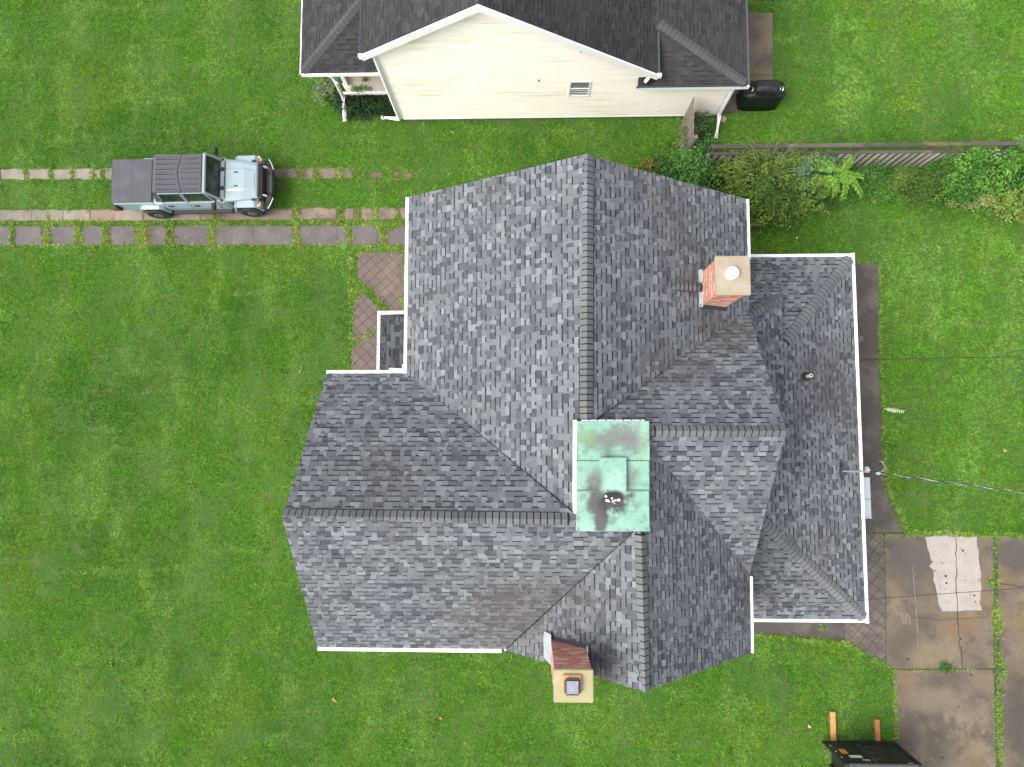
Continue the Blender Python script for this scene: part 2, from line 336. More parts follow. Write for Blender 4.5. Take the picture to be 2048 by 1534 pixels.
def clip(poly, u0, u1, v0, v1):
    for ax, lim, sg in ((0, u0, 1), (0, u1, -1), (1, v0, 1), (1, v1, -1)):
        out = []
        for i in range(len(poly)):
            a, b = poly[i - 1], poly[i]; da, db = sg * (a[ax] - lim), sg * (b[ax] - lim)
            if (da >= 0) != (db >= 0):
                t = da / (da - db); out.append((a[0] + (b[0] - a[0]) * t, a[1] + (b[1] - a[1]) * t))
            if db >= 0: out.append(b)
        poly = out
        if len(poly) < 3: return []
    return poly
def area(p): return abs(sum(p[i - 1][0] * p[i][1] - p[i][0] * p[i - 1][1] for i in range(len(p)))) / 2
def inside(pts, poly):
    x, y = pts[:, 0], pts[:, 1]; r = np.zeros(len(pts), bool); n = len(poly)
    for i in range(n):
        (x1, y1), (x2, y2) = poly[i - 1], poly[i]
        if y1 == y2: continue
        c = ((y1 > y) != (y2 > y)) & (x < (x2 - x1) * (y - y1) / (y2 - y1) + x1); r ^= c
    return r

# shingles: laminated strips cut into tabs, each course lapping the one below
def shingle_tabs(poly3, expo, wmin, wmax, thick, band=True, tones=None):
    P = [Vector(p) for p in poly3]; n = Vector((0, 0, 0))
    for i in range(len(P)): n += P[i - 1].cross(P[i])
    n.normalize()
    if n.z < 0: n = -n
    up = (Vector((0, 0, 1)) - n * n.z).normalized(); u = up.cross(n)
    o = P[0]; q = [((p - o).dot(u), (p - o).dot(up)) for p in P]
    v0 = min(a[1] for a in q); v1 = max(a[1] for a in q); ua = min(a[0] for a in q); ub = max(a[0] for a in q)
    out = []; k = 0; v = v0
    w3 = lambda a, b, h: tuple(o + u * a + up * b + n * h)
    while v < v1 - .01:
        x = ua - random.random() * .3; raised = random.random() < .5
        while x < ub:
            w = random.uniform(wmin, wmax)
            t = thick if raised else thick * .55
            c = clip(q, x + .002, x + w - .002, v, v + expo)
            if len(c) >= 3 and area(c) > .0006:
                ht = lambda b: .003 + (t - .003) * max(0, 1 - (b - v) / expo)
                top = [w3(a, b, ht(b)) for a, b in c]; bot = [w3(a, b, -.006) for a, b in c]; m = len(top)
                if tones: tone = random.choice(tones)
                else: tone = random.choice([.29, .36, .43, .48, .51, .55, .59, .64, .71, .82]) 
                tone = min(1, max(.02, tone + random.uniform(-.07, .07)))
                fs = [list(range(m))] + [[i, (i + 1) % m, m + (i + 1) % m, m + i] for i in range(m)]
                out.append((top + bot, fs, [tone] + [.02] * m))
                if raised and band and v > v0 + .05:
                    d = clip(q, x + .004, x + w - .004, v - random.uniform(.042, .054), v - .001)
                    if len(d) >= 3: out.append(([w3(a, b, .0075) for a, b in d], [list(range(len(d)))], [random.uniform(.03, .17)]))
            raised = (not raised) if random.random() < .8 else raised
            x += w
        v += expo; k += 1
    return out
def px_area(vs):
    p = [Pj(v) for v in vs]; return area(p)
def lay_shingles(slopes, mat, limit):
    """slopes: (roof object, tabs). The tabs that show largest become parts of their roof, the others one part of kind stuff"""
    cand = [(px_area(t[0][:len(t[0]) // 2]), i, j) for i, (r, tabs) in enumerate(slopes) for j, t in enumerate(tabs) if len(t[1]) > 1]
    cand.sort(reverse=True); pick = {(i, j) for _, i, j in cand[:limit]}
    rest = {}
    for i, (r, tabs) in enumerate(slopes):
        for j, (v, f, t) in enumerate(tabs):
            if (i, j) in pick:
                m = MB(); m.v = list(v); m.f = f; m.t = t
                c = [sum(p[k] for p in v) / len(v) for k in range(3)]
                m.build('shingle', mat, r, loc=c, fix=False)
            else:
                m = rest.setdefault(r.name, (r, MB()))[1]; n = len(m.v); m.v += v; m.f += [[a + n for a in q] for q in f]; m.t += t
    for r, m in rest.values(): m.build('shingle_field', mat, r, kind='stuff', fix=False)

def ridge_caps(a, b, la, lb, parent, mat, expo, half=.15, lift=.0, thick=.012, name='ridge_cap'):
    """bent caps from a to b (each laps the one before); la, lb: unit vectors down the two slopes"""
    a, b = Vector(a), Vector(b); d = (b - a); n = int(d.length / expo); d.normalize()
    la, lb = Vector(la).normalized(), Vector(lb).normalized(); up = -(la + lb); up = up.normalized() if up.length > .01 else Vector((0, 0, 1))
    prof = [la * half, la * half * .45 + up * .018, up * .03, lb * half * .45 + up * .018, lb * half]
    L = expo * 1.06; v = []; f = []
    for s_, h in ((0.0, thick * 2.4), (expo - .027, thick * 1.2), (L, thick * .8)):
        for p in prof: v.append(tuple(p + d * s_ + up * (h + lift + .01)))
    for s_ in (0.0, L):
        for p in prof: v.append(tuple(p + d * s_ + up * (lift - .004)))
    for i in range(4): f.append([i, i + 1, 6 + i, 5 + i])
    for i in range(4): f.append([5 + i, 6 + i, 11 + i, 10 + i])
    for i in range(4): f.append([i + 1, i, 15 + i, 16 + i])
    for i in range(4): f.append([10 + i, 11 + i, 21 + i, 20 + i])
    f += [[0, 5, 10, 20, 15], [14, 9, 4, 19, 24]]
    me = None; obs = []
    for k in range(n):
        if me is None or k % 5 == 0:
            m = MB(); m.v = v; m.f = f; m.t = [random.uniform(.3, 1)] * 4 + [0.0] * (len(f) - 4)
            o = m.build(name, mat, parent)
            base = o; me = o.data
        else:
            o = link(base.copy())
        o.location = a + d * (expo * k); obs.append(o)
    return obs

# ------------------------------------------------------------------ ground
SX, SY = 19.5, 16.5
bx('ground', 'soil', None, (-150, 150, -150, 150, -.6, -.03)).__setitem__('kind', 'structure')
lawn = MB(); lawn.face([(-150, -150, 0), (150, -150, 0), (150, 150, 0), (-150, 150, 0)]); tag(lawn.build('lawn', 'lawn_ground'), kind='structure')
NOGRASS = []     # outlines that the lawn grass keeps out of
def wobble(poly, amp=.03, step=.25):
    out = []
    for i in range(len(poly)):
        a, b = Vector(poly[i]), Vector(poly[(i + 1) % len(poly)]); n = max(1, int((b - a).length / step)); d = (b - a); t = Vector((-d.y, d.x)).normalized()
        for k in range(n):
            p = a + d * (k / n) + t * random.uniform(-amp, amp); out.append((p.x, p.y))
    return out
def ground_struct(name):
    o = link(bpy.data.objects.new(name, None)); o['kind'] = 'structure'; return o
# driveway strips and walk on the west side: slabs with grassy joints
wheel = ground_struct('driveway_strips')
def slabs(parent, rng_, ya, yb, mat, name, amp=.045):
    for (a, b) in rng_:
        f = lambda x, y: y + (410 - x) * (ya[1] if y == ya[0] else yb[1])
        p = GG([(a, f(a, ya[0])), (b, f(b, ya[0])), (b, f(b, yb[0])), (a, f(a, yb[0]))])
        w = wobble(p, amp, .22); NOGRASS.append(p); h = .006 + random.random() * .012
        MB().prism(w, -.04, h).build(name, 'dirty_slab' if mat == 'drive_slab' and a > 400 else mat, parent)
slabs(wheel, [(-90, -45), (-43, 1), (2, 49), (56, 100), (106, 142), (148, 184), (190, 203), (211, 262), (263, 320), (322, 385), (386, 450), (452, 520), (522, 592), (606, 629), (641, 672), (674, 703)], (337.5, .004), (357.5, .004), 'drive_slab', 'slab')
slabs(wheel, [(-90, -48), (-46, -1), (0, 62), (64, 125), (127, 180), (182, 227), (229, 285), (287, 340), (342, 400), (402, 428), (434, 448), (450, 520), (521, 584), (602, 673), (688, 706), (722, 745), (756, 792), (800, 835)], (419, .008), (440, .006), 'drive_slab', 'slab')
BEDS = []
for q in ([(-90, 338), (705, 336), (705, 357), (-90, 359)], [(-90, 421), (830, 416), (830, 440), (-90, 443)], [(-90, 453), (830, 450), (830, 491), (-90, 492)]):
    p = GG(q); BEDS.append(p); MB().prism(wobble(p, .03), -.05, .003).build('joint_bed', 'soil', wheel)
walk = ground_struct('walkway')
slabs(walk, [(-80, -30), (-26, 21), (31, 84), (104, 150), (166, 204), (223, 248), (249, 268), (304, 331), (350, 416), (434, 506), (507, 584), (600, 674), (676, 690)], (452.5, .001), (490.5, .001), 'walk_slab', 'slab', .02)
MB().prism(wobble(GG([(704, 450), (757, 453), (753, 489), (706, 490)]), .02), -.04, .012).build('slab', 'walk_slab', walk)
MB().prism(wobble(GG([(790, 457), (835, 450), (835, 490), (762, 490), (766, 474)]), .02), -.04, .012).build('slab', 'walk_slab', walk)
NOGRASS += [GG([(704, 450), (757, 453), (753, 489), (706, 490)]), GG([(790, 457), (835, 450), (835, 490), (762, 490), (766, 474)])]
for a, b, c, d in [(738, 768, 343, 356), (785, 800, 343, 355), (558, 572, 369, 379), (806, 825, 344, 356)]:
    p = GG([(a, c + 2), ((a + b) / 2, c), (b, c + 3), (b - 3, d), ((a + b) / 2, d + 1), (a + 2, d - 1)]); NOGRASS.append(p)
    tag(MB().prism(wobble(p, .04, .1), -.03, .006).build('bare_soil', 'soil'), kind='structure')
# diagonal paving beside the porch and at the south-east corner
def clip_conv(sub, win):
    a = sum(win[i - 1][0] * win[i][1] - win[i][0] * win[i - 1][1] for i in range(len(win)))
    if a < 0: win = win[::-1]
    for i in range(len(win)):
        (x1, y1), (x2, y2) = win[i - 1], win[i]; out = []
        for j in range(len(sub)):
            p, q = sub[j - 1], sub[j]
            dp = (x2 - x1) * (p[1] - y1) - (y2 - y1) * (p[0] - x1); dq = (x2 - x1) * (q[1] - y1) - (y2 - y1) * (q[0] - x1)
            if (dp >= 0) != (dq >= 0):
                t = dp / (dp - dq); out.append((p[0] + (q[0] - p[0]) * t, p[1] + (q[1] - p[1]) * t))
            if dq >= 0: out.append(q)
        sub = out
        if len(sub) < 3: return []
    return sub
def tiles(parent, region, size, ang, mat, gap, ztop, name='paving_tile'):
    MB().prism(region, -.04, ztop - .012).build('joint_bed', 'crack_dirt', parent)
    xs = [p[0] for p in region]; ys = [p[1] for p in region]; cx, cy = sum(xs) / len(xs), sum(ys) / len(ys)
    R = max(max(xs) - min(xs), max(ys) - min(ys)); c, s = math.cos(ang), math.sin(ang); n = int(R / size) + 2
    for i in range(-n, n):
        for j in range(-n, n):
            q = [(cx + c * x - s * y, cy + s * x + c * y) for x, y in [(i * size + gap, j * size + gap), ((i + 1) * size - gap, j * size + gap), ((i + 1) * size - gap, (j + 1) * size - gap), (i * size + gap, (j + 1) * size - gap)]]
            r = clip_conv(region, q)
            if len(r) >= 3 and area(r) > .003:
                MB().prism(r, ztop - .02, ztop + random.uniform(-.004, .004)).build(name, mat, parent)
patio = ground_struct('patio')
preg = [[(714, 505), (800, 503), (814, 512), (814, 622), (780, 622), (716, 556)], [(706, 608), (722, 580), (766, 624), (830, 624), (830, 760), (703, 760)]]
for r in preg:
    w = GG(r); NOGRASS.append(w); tiles(patio, w, .285, R_(43), 'paving_tile', .006, .016)
side = ground_struct('side_paving')
w1 = GG([(1690, 1067), (1767.5, 1067), (1770, 1190), (1771, 1335), (1720, 1296), (1690, 1284)])
tiles(side, w1, .30, R_(50), 'stamped_tile', .009, .016)
NOGRASS.append(w1)
w2 = GG([(1480, 1225), (1689.5, 1225), (1689.5, 1284), (1640, 1274), (1560, 1270), (1480, 1268)]); NOGRASS.append(w2)
pth = ground_struct('path')
MB().prism(GG([(1480, 1225), (1640, 1225), (1640, 527), (1757, 528), (1758, 720), (1769, 965), (1812, 1064), (1812, 1072), (1772, 1072), (1774, 1334), (1690, 1284), (1560, 1270), (1480, 1268)]), -.05, .003).build('joint_bed', 'crack_dirt', pth)
MB().prism(wobble(w2, .015), -.04, .012).build('path_slab', 'asphalt_path', pth)
w3_ = [(1640, 527), (1757, 528), (1758, 640), (1757, 719), (1640, 719)], [(1640, 721.5), (1757, 721.5), (1760, 800), (1764, 900), (1769, 965), (1779, 1010), (1795, 1044), (1812, 1064), (1640, 1065)]
for q in w3_:
    p = GG(q); NOGRASS.append(p); MB().prism(p, -.04, .012).build('path_slab', 'asphalt_path', pth)
# concrete drive
drive = ground_struct('driveway')
d1 = [(1769.5, 1067.5), (1987, 1072), (1987, 1336.5), (1786, 1337), (1773, 1330)]; d2 = [(1786, 1339.5), (1987, 1339), (1995, 1700), (1790, 1700)]
d3 = [(1994, 1072), (2300, 1073), (2300, 1700), (2004, 1700)]
MB().prism(GG([(1768, 1066.5), (2300, 1071), (2300, 1700), (1789, 1700), (1786, 1338)]), -.05, .006).build('joint_bed', 'crack_dirt', drive)
for q in (d1, d2, d3):
    p = GG(q); NOGRASS.append(p); MB().prism(wobble(p, .008), -.06, .014 + random.random() * .004).build('driveway_slab', 'drive_concrete', drive)
pq = [(1850, 1074), (1880, 1071), (1910, 1074.5), (1953, 1073.5), (1955, 1100), (1961, 1140), (1961, 1180), (1958, 1205), (1963, 1220), (1948, 1219), (1912, 1222), (1885, 1222), (1876, 1208), (1872, 1180), (1866, 1160), (1866, 1140), (1858, 1132), (1864, 1124), (1857, 1105)]
MB().prism(wobble(GG(pq), .02, .12), .0, .0215).build('concrete_patch', 'patch_concrete', drive, label='pale ragged concrete patch')
def strip(pts, w, mat, parent, name, z0=.0, z1=.024):
    p = [Vector((*q, 0)) for q in pts]; L_, R2 = [], []
    for i in range(len(p)):
        d = (p[min(i + 1, len(p) - 1)] - p[max(i - 1, 0)]).normalized(); t = Vector((-d.y, d.x, 0)); ww = w * random.uniform(.5, 1.2) / 2
        L_.append((p[i] + t * ww)[:2]); R2.append((p[i] - t * ww)[:2])
    m = MB()
    for i in range(len(p) - 1): m.hexa([(*a, z0) for a in (L_[i], R2[i], R2[i + 1], L_[i + 1])], [(*a, z1) for a in (L_[i], R2[i], R2[i + 1], L_[i + 1])])
    return m.build(name, mat, parent)
def wig(a, b, n, amp): return [(a[0] + (b[0] - a[0]) * k / n + random.uniform(-amp, amp), a[1] + (b[1] - a[1]) * k / n + random.uniform(-amp, amp)) for k in range(n + 1)]
strip(GG(wig((1911, 1074), (1912, 1150), 9, 1.5) + wig((1911, 1158), (1914, 1222), 8, 1.5) + wig((1914, 1228), (1924, 1336), 12, 2)), .03, 'crack_dirt', drive, 'crack')
strip(GG(wig((1822, 1235), (1900, 1240), 8, 1.5) + wig((1908, 1238), (1975, 1234), 6, 2)), .015, 'crack_dirt', drive, 'crack', z1=.0225)
strip(GG(wig((1996, 1165), (2070, 1178), 9, 2)), .03, 'crack_dirt', drive, 'crack', z1=.0225)
strip(GG(wig((1826, 1132), (1827, 1180), 8, 1.2) + wig((1830, 1190), (1836, 1290), 14, 1)), .022, 'scuff', drive, 'scrape', z1=.0205)
for k in range(4): strip(GG(wig((1799 + k * 5, 1224 + k), (1808 + k * 4.5, 1246), 5, 1)), .03, 'scuff', drive, 'scrape', z1=.0200)
for x, y, r in [(1925, 1101, .05), (1948, 1191, .05), (1950, 1203, .035), (1891, 1152, .06), (1892, 1166, .05), (1928, 1161, .02), (1815, 1318, .06), (1921, 1278, .05), (1934, 1287, .03), (1941, 1350, .05), (1916, 1413, .04), (1884, 1515, .06), (1945, 1470, .03), (1930, 1400, .025), (1868, 1465, .025)]:
    c = G(x, y); tag(MB().prism([(c[0] + r * random.uniform(.6, 1.1) * math.cos(k), c[1] + r * random.uniform(.5, 1) * math.sin(k)) for k in np.linspace(0, 5.6, 8)], 0, .0245).build('stain', 'crack_dirt', drive))
# grill pad
pad = ground_struct('concrete_pad')
for q in ([(1440, 20), (1545, 27), (1545, 150), (1440, 147)], [(1440, 149.5), (1545, 152), (1545, 219), (1450, 225)]):
    p = GG(q); NOGRASS.append(p); MB().prism(wobble(p, .02), -.05, .02).build('slab', 'drive_concrete', pad)

# ------------------------------------------------------------------ the grey house
house = thing('house', 'large grey shingled house with four gables meeting at a green copper deck', 'house', (1.2, 0, 0))
ZE, ZR = 5.5, 8.2
pl = {'NW': lambda x, y: ZR - 2.7 / 4.55 * (1.27 - x), 'NE': lambda x, y: ZR - 2.7 / 4.55 * (x - 1.27), 'WN': lambda x, y: ZR - 2.7 / 3.51 * (y + 1.85),
      'WS': lambda x, y: ZR - 2.7 / 3.62 * (-1.85 - y), 'SW': lambda x, y: ZR - 2.7 / 3.08 * (2.45 - x), 'SE': lambda x, y: ZR - 2.7 / 3.19 * (x - 2.45),
      'EN': lambda x, y: ZR - 2.7 / 3.25 * (y - .11), 'ES': lambda x, y: ZR - 2.7 / 3.66 * (.11 - y)}
xp = {'NW': [(-3.28, 6.5), (-3.28, 1.66), (1.03, -1.78), (1.03, .32), (1.27, .32), (1.33, 6.5)],
      'NE': [(5.82, 6.36), (1.33, 6.5), (1.27, .32), (1.4, .32), (5.82, 3.36)],
      'EN': [(5.78, 3.36), (5.70, .11), (2.62, .11), (2.62, .32), (1.4, .32)],
      'ES': [(5.70, .11), (2.62, .11), (2.62, -.06), (5.66, -3.55)],
      'SE': [(2.49, -5.54), (2.45, -2.07), (2.62, -2.07), (2.62, -.06), (5.66, -3.5), (5.63, -5.54)],
      'SW': [(2.49, -5.54), (-.63, -5.52), (2.38, -2.07), (2.45, -2.07)],
      'WS': [(-5.54, -5.47), (-.63, -5.47), (2.38, -2.07), (1.01, -2.07), (1.01, -1.85), (-5.57, -1.78)],
      'WN': [(-5.46, 1.66), (-3.28, 1.66), (1.03, -1.78), (1.01, -1.85), (-5.57, -1.78)]}
slopes = []
roof = MB()
for k, poly in xp.items(): roof.prism(poly, (lambda f: lambda x, y: f(x, y) - .14)(pl[k]), (lambda f: lambda x, y: f(x, y) - .012)(pl[k]))
roof = roof.build('roof', 'roof_deck', house)
for k, poly in xp.items():
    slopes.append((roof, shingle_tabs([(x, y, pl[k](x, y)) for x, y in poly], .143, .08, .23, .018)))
# one-storey addition roof on the east
LE = 2.9
lp = {'E': lambda x, y: LE + .33 * (9.79 - x), 'N': lambda x, y: LE + .286 * (5.44 - y), 'M': lambda x, y: LE + .585 * (5.44 - y), 'S': lambda x, y: LE + .361 * (y + 5.34)}
lx = {'E': [(9.79, -5.34), (9.79, 5.44), (7.36, 2.64), (7.36, 4.06), (5.7, 3.13), (5.7, -1.60)],
      'N': [(9.79, 5.44), (7.362, 5.44), (7.362, 2.64)], 'M': [(7.358, 5.44), (5.7, 5.44), (5.7, 3.13), (7.358, 4.06)], 'S': [(9.79, -5.34), (5.6, -5.34), (5.6, -1.6)]}
lroof = MB()
for k, poly in lx.items(): lroof.prism(poly, (lambda f: lambda x, y: f(x, y) - .12)(lp[k]), (lambda f: lambda x, y: f(x, y) - .012)(lp[k]))
lroof = lroof.build('lean_to_roof', 'roof_deck', house)
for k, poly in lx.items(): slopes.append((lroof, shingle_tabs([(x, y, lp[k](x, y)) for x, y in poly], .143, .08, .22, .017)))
# porch roof in the north-west corner
PZ = 3.0
pp = lambda x, y: PZ + .12 * (x + 4.55)
pr = [(-4.53, 3.7), (-4.53, 1.5), (-2.95, 1.5), (-2.95, 3.7)]
proof = MB().prism(pr, lambda x, y: pp(x, y) - .1, lambda x, y: pp(x, y) - .012).build('porch_roof', 'roof_deck', house)
slopes.append((proof, shingle_tabs([(x, y, pp(x, y)) for x, y in pr], .143, .1, .3, .014, tones=[.2, .27, .33, .4, .45])))  # lower tones paint in the shade of the house walls
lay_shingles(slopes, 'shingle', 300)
def dn(f, axis, s):
    g = (f(1.0, 0) - f(0, 0), f(0, 1.0) - f(0, 0)); v = Vector((-g[0], -g[1], 0)).normalized(); v.z = -math.hypot(*g); return v
ridge_caps((1.335, 6.5, ZR), (1.27, .34, ZR), dn(pl['NW'], 0, 0), dn(pl['NE'], 0, 0), roof, 'ridge_shingle', .143, .175, lift=.0)
ridge_caps((-5.57, -1.78, ZR), (.98, -1.85, ZR), dn(pl['WN'], 0, 0), dn(pl['WS'], 0, 0), roof, 'ridge_shingle', .153, .17)
ridge_caps((5.70, .11, ZR), (2.66, .11, ZR), dn(pl['EN'], 0, 0), dn(pl['ES'], 0, 0), roof, 'ridge_shingle', .153, .165)
ridge_caps((2.49, -5.54, ZR), (2.45, -2.1, ZR), dn(pl['SW'], 0, 0), dn(pl['SE'], 0, 0), roof, 'ridge_shingle', .153, .165)
# vents under the north and west caps
def vent(a, b, la, lb, half, h):
    a, b = Vector(a), Vector(b); m = MB(); q = []
    for p in (a, b): q.append([p + Vector(la).normalized() * half + Vector((0, 0, .0)), p + Vector((0, 0, .03)), p + Vector(lb).normalized() * half])
    z = Vector((0, 0, h))
    for i in range(2): m.hexa([q[0][i] - z, q[0][i + 1] - z, q[1][i + 1] - z, q[1][i] - z], [q[0][i] + z * .5, q[0][i + 1] + z * .5, q[1][i + 1] + z * .5, q[1][i] + z * .5])
    m.build('ridge_vent', 'roof_deck', roof)
vent((1.33, 5.7, ZR), (1.27, .4, ZR), dn(pl['NW'], 0, 0), dn(pl['NE'], 0, 0), .192, .03)
vent((-5.0, -1.785, ZR), (.5, -1.845, ZR), dn(pl['WN'], 0, 0), dn(pl['WS'], 0, 0), .185, .03)
# hips of the addition
def hip(a, b, fa, fb, half=.13): ridge_caps((a[0], a[1], fa(*a)), (b[0], b[1], fa(*b)), dn(fa, 0, 0), dn(fb, 0, 0), lroof, 'ridge_shingle', .143, half, name='hip_cap', lift=-.004)
def along(f, v, d, up):   # direction down the slope measured square to the hip
    return v
def hip2(a, b, fa, fb, half=.165):
    A = Vector((a[0], a[1], fa(*a))); B = Vector((b[0], b[1], fa(*b))); d = (B - A).normalized(); r = []
    for f in (fa, fb):
        v = dn(f, 0, 0); v = v - d * v.dot(d); r.append(v.normalized())
    ridge_caps(A, B, r[0], r[1], lroof, 'ridge_shingle', .143, half, name='hip_cap')
hip2((9.74, 5.38), (7.40, 2.69), lp['E'], lp['N'])
hip2((9.74, -5.29), (6.35, -2.25), lp['E'], lp['S'])
hip2((7.33, 4.04), (5.75, 3.16), lp['E'], lp['M'])
# gutters: trough, front lip and leaf guard
def gutter(a, b, out, z, parent=house, w=.1, nm='gutter', mat='white_metal'):
    a, b, o = Vector((*a, z)), Vector((*b, z)), Vector((*out, 0)); m = MB(); d = (b - a).normalized()
    prof = [(0, -.02), (0, -.11), (w * .75, -.11), (w, -.05), (w, .012), (w - .02, .02), (.02, .0)]
    n = len(prof); v = [tuple(p + o * q[0] + Vector((0, 0, q[1]))) for p in (a, b) for q in prof]
    m.raw(v, [list(range(n)), list(range(2 * n - 1, n - 1, -1))] + [[i, n + i, n + (i + 1) % n, (i + 1) % n] for i in range(n)])
    return m.build(nm, mat, parent)
gutter((-3.28, 6.5), (-3.28, 1.66), (-1, 0), ZE - .02); gutter((5.82, 6.36), (5.82, 4.72), (1, 0), ZE - .02, w=.09)
gutter((-5.46, 1.66), (-3.40, 1.66), (0, 1), ZE - .02, w=.1); gutter((-5.54, -5.47), (-.75, -5.49), (0, -1), ZE - .02)
gutter((5.64, -5.54), (5.66, -3.62), (1, 0), ZE - .02, w=.08)
gutter((9.79, -5.46), (9.79, 5.56), (1, 0), LE, w=.105); gutter((5.95, 5.44), (9.788, 5.44), (0, 1), LE, w=.1); gutter((5.72, -5.34), (9.788, -5.34), (0, -1), LE, w=.1)
gutter((-4.55, 1.78), (-4.55, 3.82), (-1, 0), PZ + .03, w=.11); gutter((-4.548, 3.70), (-3.3, 3.70), (0, 1), PZ + .03, w=.12)
MB().tube([(-.66, -5.54, 5.36), (-.60, -5.56, 5.3), (-.58, -5.35, 5.0), (-.58, -5.3, .2)], .04, 8).build('downspout', 'white_metal', house)
MB().tube([(-3.36, 1.75, 5.35), (-3.42, 1.9, 5.3), (-3.42, 1.95, 5.0), (-3.3, 1.95, 3.3)], .045, 8).build('downspout', 'white_metal', house)
MB().tube([(-3.42, 1.78, 5.36), (-3.8, 1.80, 5.3)], .04, 8).build('downspout', 'white_metal', house)
MB().tube([(5.88, 4.78, 5.4), (5.9, 4.6, 5.3), (5.72, 4.5, 5.0), (5.72, 4.5, 3.6), (5.85, 4.3, 3.45)], .04, 8).build('downspout', 'white_metal', house)
MB().tube([(5.72, 4.30, 5.42), (5.72, 4.0, 4.05), (5.9, 3.7, 4.0)], .03, 8).build('downspout', 'white_metal', house)
MB().tube([(5.80, .75, 5.44), (5.80, 1.3, 5.4)], .035, 8).build('rake_end', 'white_metal', house)
# walls
wl_ = MB(); T_ = .35
wl_.box(-3.0, 5.5, 1.3, 6.15, .0, 5.34); wl_.box(-5.2, 1, -5.15, 1.3, .0, 5.34); wl_.box(1, 5.45, -5.25, 1.3, .0, 5.34)
wl_.ext([(-3.0, 5.35), (5.5, 5.35), (1.27, 7.9)], 3, 6.14); wl_.ext([(-.3, 5.35), (5.3, 5.35), (2.45, 7.85)], -5.24, -3)
wl_.ext([(1.3, 5.35), (-5.1, 5.35), (-1.85, 7.8)], -5.19, -3, 'x'); wl_.ext([(3.0, 5.35), (-3.2, 5.35), (.11, 7.85)], 3, 5.44, 'x')
wl_.build('wall', 'house_siding', house)
MB().box(5.46, 9.4, -4.95, 5.05, 0, 2.78).build('wall', 'house_siding', house)
# copper deck
deck = MB().prism([(1.07, .32), (2.64, .315), (2.60, -2.07), (1.02, -2.08)], 7.7, 8.27).build('copper_deck', 'curb_flashing', house)
dy = [.335, G(1226, 921, 8.3)[1], G(1226, 980.5, 8.3)[1], -2.1]
for i in range(3):
    for xa, xb in ((1.05 - .012 * i, 2.655 - .012 * i),):
        MB().box(xa, xb, dy[i + 1] + .004, dy[i] - .004, 8.265, 8.30 - .006 * i).build('copper_panel', 'copper', deck, .006)
for i in (1, 2): MB().box(1.05, 2.65, dy[i] - .013, dy[i] + .013, 8.28, 8.303).build('seam', 'patina_seam', deck)
ha, hb = G(1198, 915, 8.42), G(1254, 985, 8.42)
MB().box(ha[0] + .02, hb[0] - .02, hb[1] + .02, ha[1] - .02, 8.29, 8.39).build('hatch_curb', 'copper', deck)
MB().box(ha[0], hb[0], hb[1], ha[1], 8.37, 8.425).build('hatch_lid', 'copper', deck, .012, label='square raised hatch')
MB().hexa([(.97, .36, 7.95), (1.05, .36, 7.95), (1.02, -1.72, 7.9), (.94, -1.72, 7.9)], [(.985, .36, 8.29), (1.05, .36, 8.29), (1.025, -1.72, 8.29), (.985, -1.72, 8.29)]).build('curb_flashing', 'curb_flashing', house)
MB().box(1.15, 2.55, .335, .36, 7.9, 8.3).build('curb_flashing', 'curb_flashing', house)
for i in range(7): MB().box(1.3 + i * .19, 1.33 + i * .19, .34, .365, 8.285, 8.306).build('nail_head', 'roof_deck', deck)
for (px, py, r) in [(1212, 993, .035), (1214, 1001, .045), (1224, 997, .03), (1226, 1003, .035), (1231, 1001, .03), (1237, 1000, .045), (1218, 1003, .03), (1229, 1007, .015)]:
    c = G(px, py, 8.3); MB().prism([(c[0] + r * random.uniform(.6, 1.1) * math.cos(k), c[1] + r * .8 * random.uniform(.6, 1.1) * math.sin(k)) for k in np.linspace(0, 5.6, 9)], 8.27, 8.294).build('white_spot', 'white_metal', deck)  # small irregular white spots over the black stain
# chimneys of single bricks
def chimney(x0, x1, y0, y1, zb, zt, faces, cap, capmat, flip):
    far = MB()
    core = MB().box(x0 + .012, x1 - .012, y0 + .012, y1 - .012, 0 if flip else zb, zt).build('chimney', 'mortar', house)
    bh, bl = .068, .21; k = 0; z = zt - bh
    while z > (0 if flip else zb):
        off = (k % 2) * bl / 2
        for fc, zlim in faces:
            a, b = (x0, x1) if fc in 'NS' else (y0, y1); p = a - off
            while p < b:
                q0, q1 = max(a, p) + .005, min(b, p + bl) - .005
                if q1 - q0 > .03 and z + bh > zlim((q0 + q1) / 2):
                    d = random.uniform(-.003, .003); t = random.random() ** 1.5
                    if fc == 'N': bb = (q0, q1, y1 - .05, y1 + d, z, z + bh - .01)
                    elif fc == 'S': bb = (q0, q1, y0 + d, y0 + .05, z, z + bh - .01)
                    elif fc == 'W': bb = (x0 + d, x0 + .05, q0, q1, z, z + bh - .01)
                    else: bb = (x1 - .05, x1 + d, q0, q1, z, z + bh - .01)
                    if fc in ('SE' if flip else 'NE'): far.box(*bb, tone=t)      # the sides turned away from the photograph
                    else: MB().box(*bb, tone=t).build('brick', 'brick', core)
                p += bl
        z -= bh; k += 1
    if far.v: far.build('brickwork', 'brick', core, kind='stuff')
    MB().box(*cap).build('chimney_cap', capmat, core, .015)
    return core
fNE = pl['NE']
ch1 = chimney(4.36, 5.06, 3.31, 4.14, 5.6, 7.66, [('W', lambda y: fNE(4.36, y) - .05), ('S', lambda x: fNE(x, 0) - .05), ('N', lambda x: fNE(x, 0) - .05), ('E', lambda y: fNE(5.06, 0) - .05)], (4.345, 5.16, 3.275, 4.21, 7.66, 7.76), 'chimney_cap', 0)
c = G(1466, 545, 7.9); MB().lathe((c[0], c[1], 7.75), [(.15, 0), (.15, .14), (.12, .16), (.02, .17)], 20).build('flue_cap', 'white_pvc', ch1)
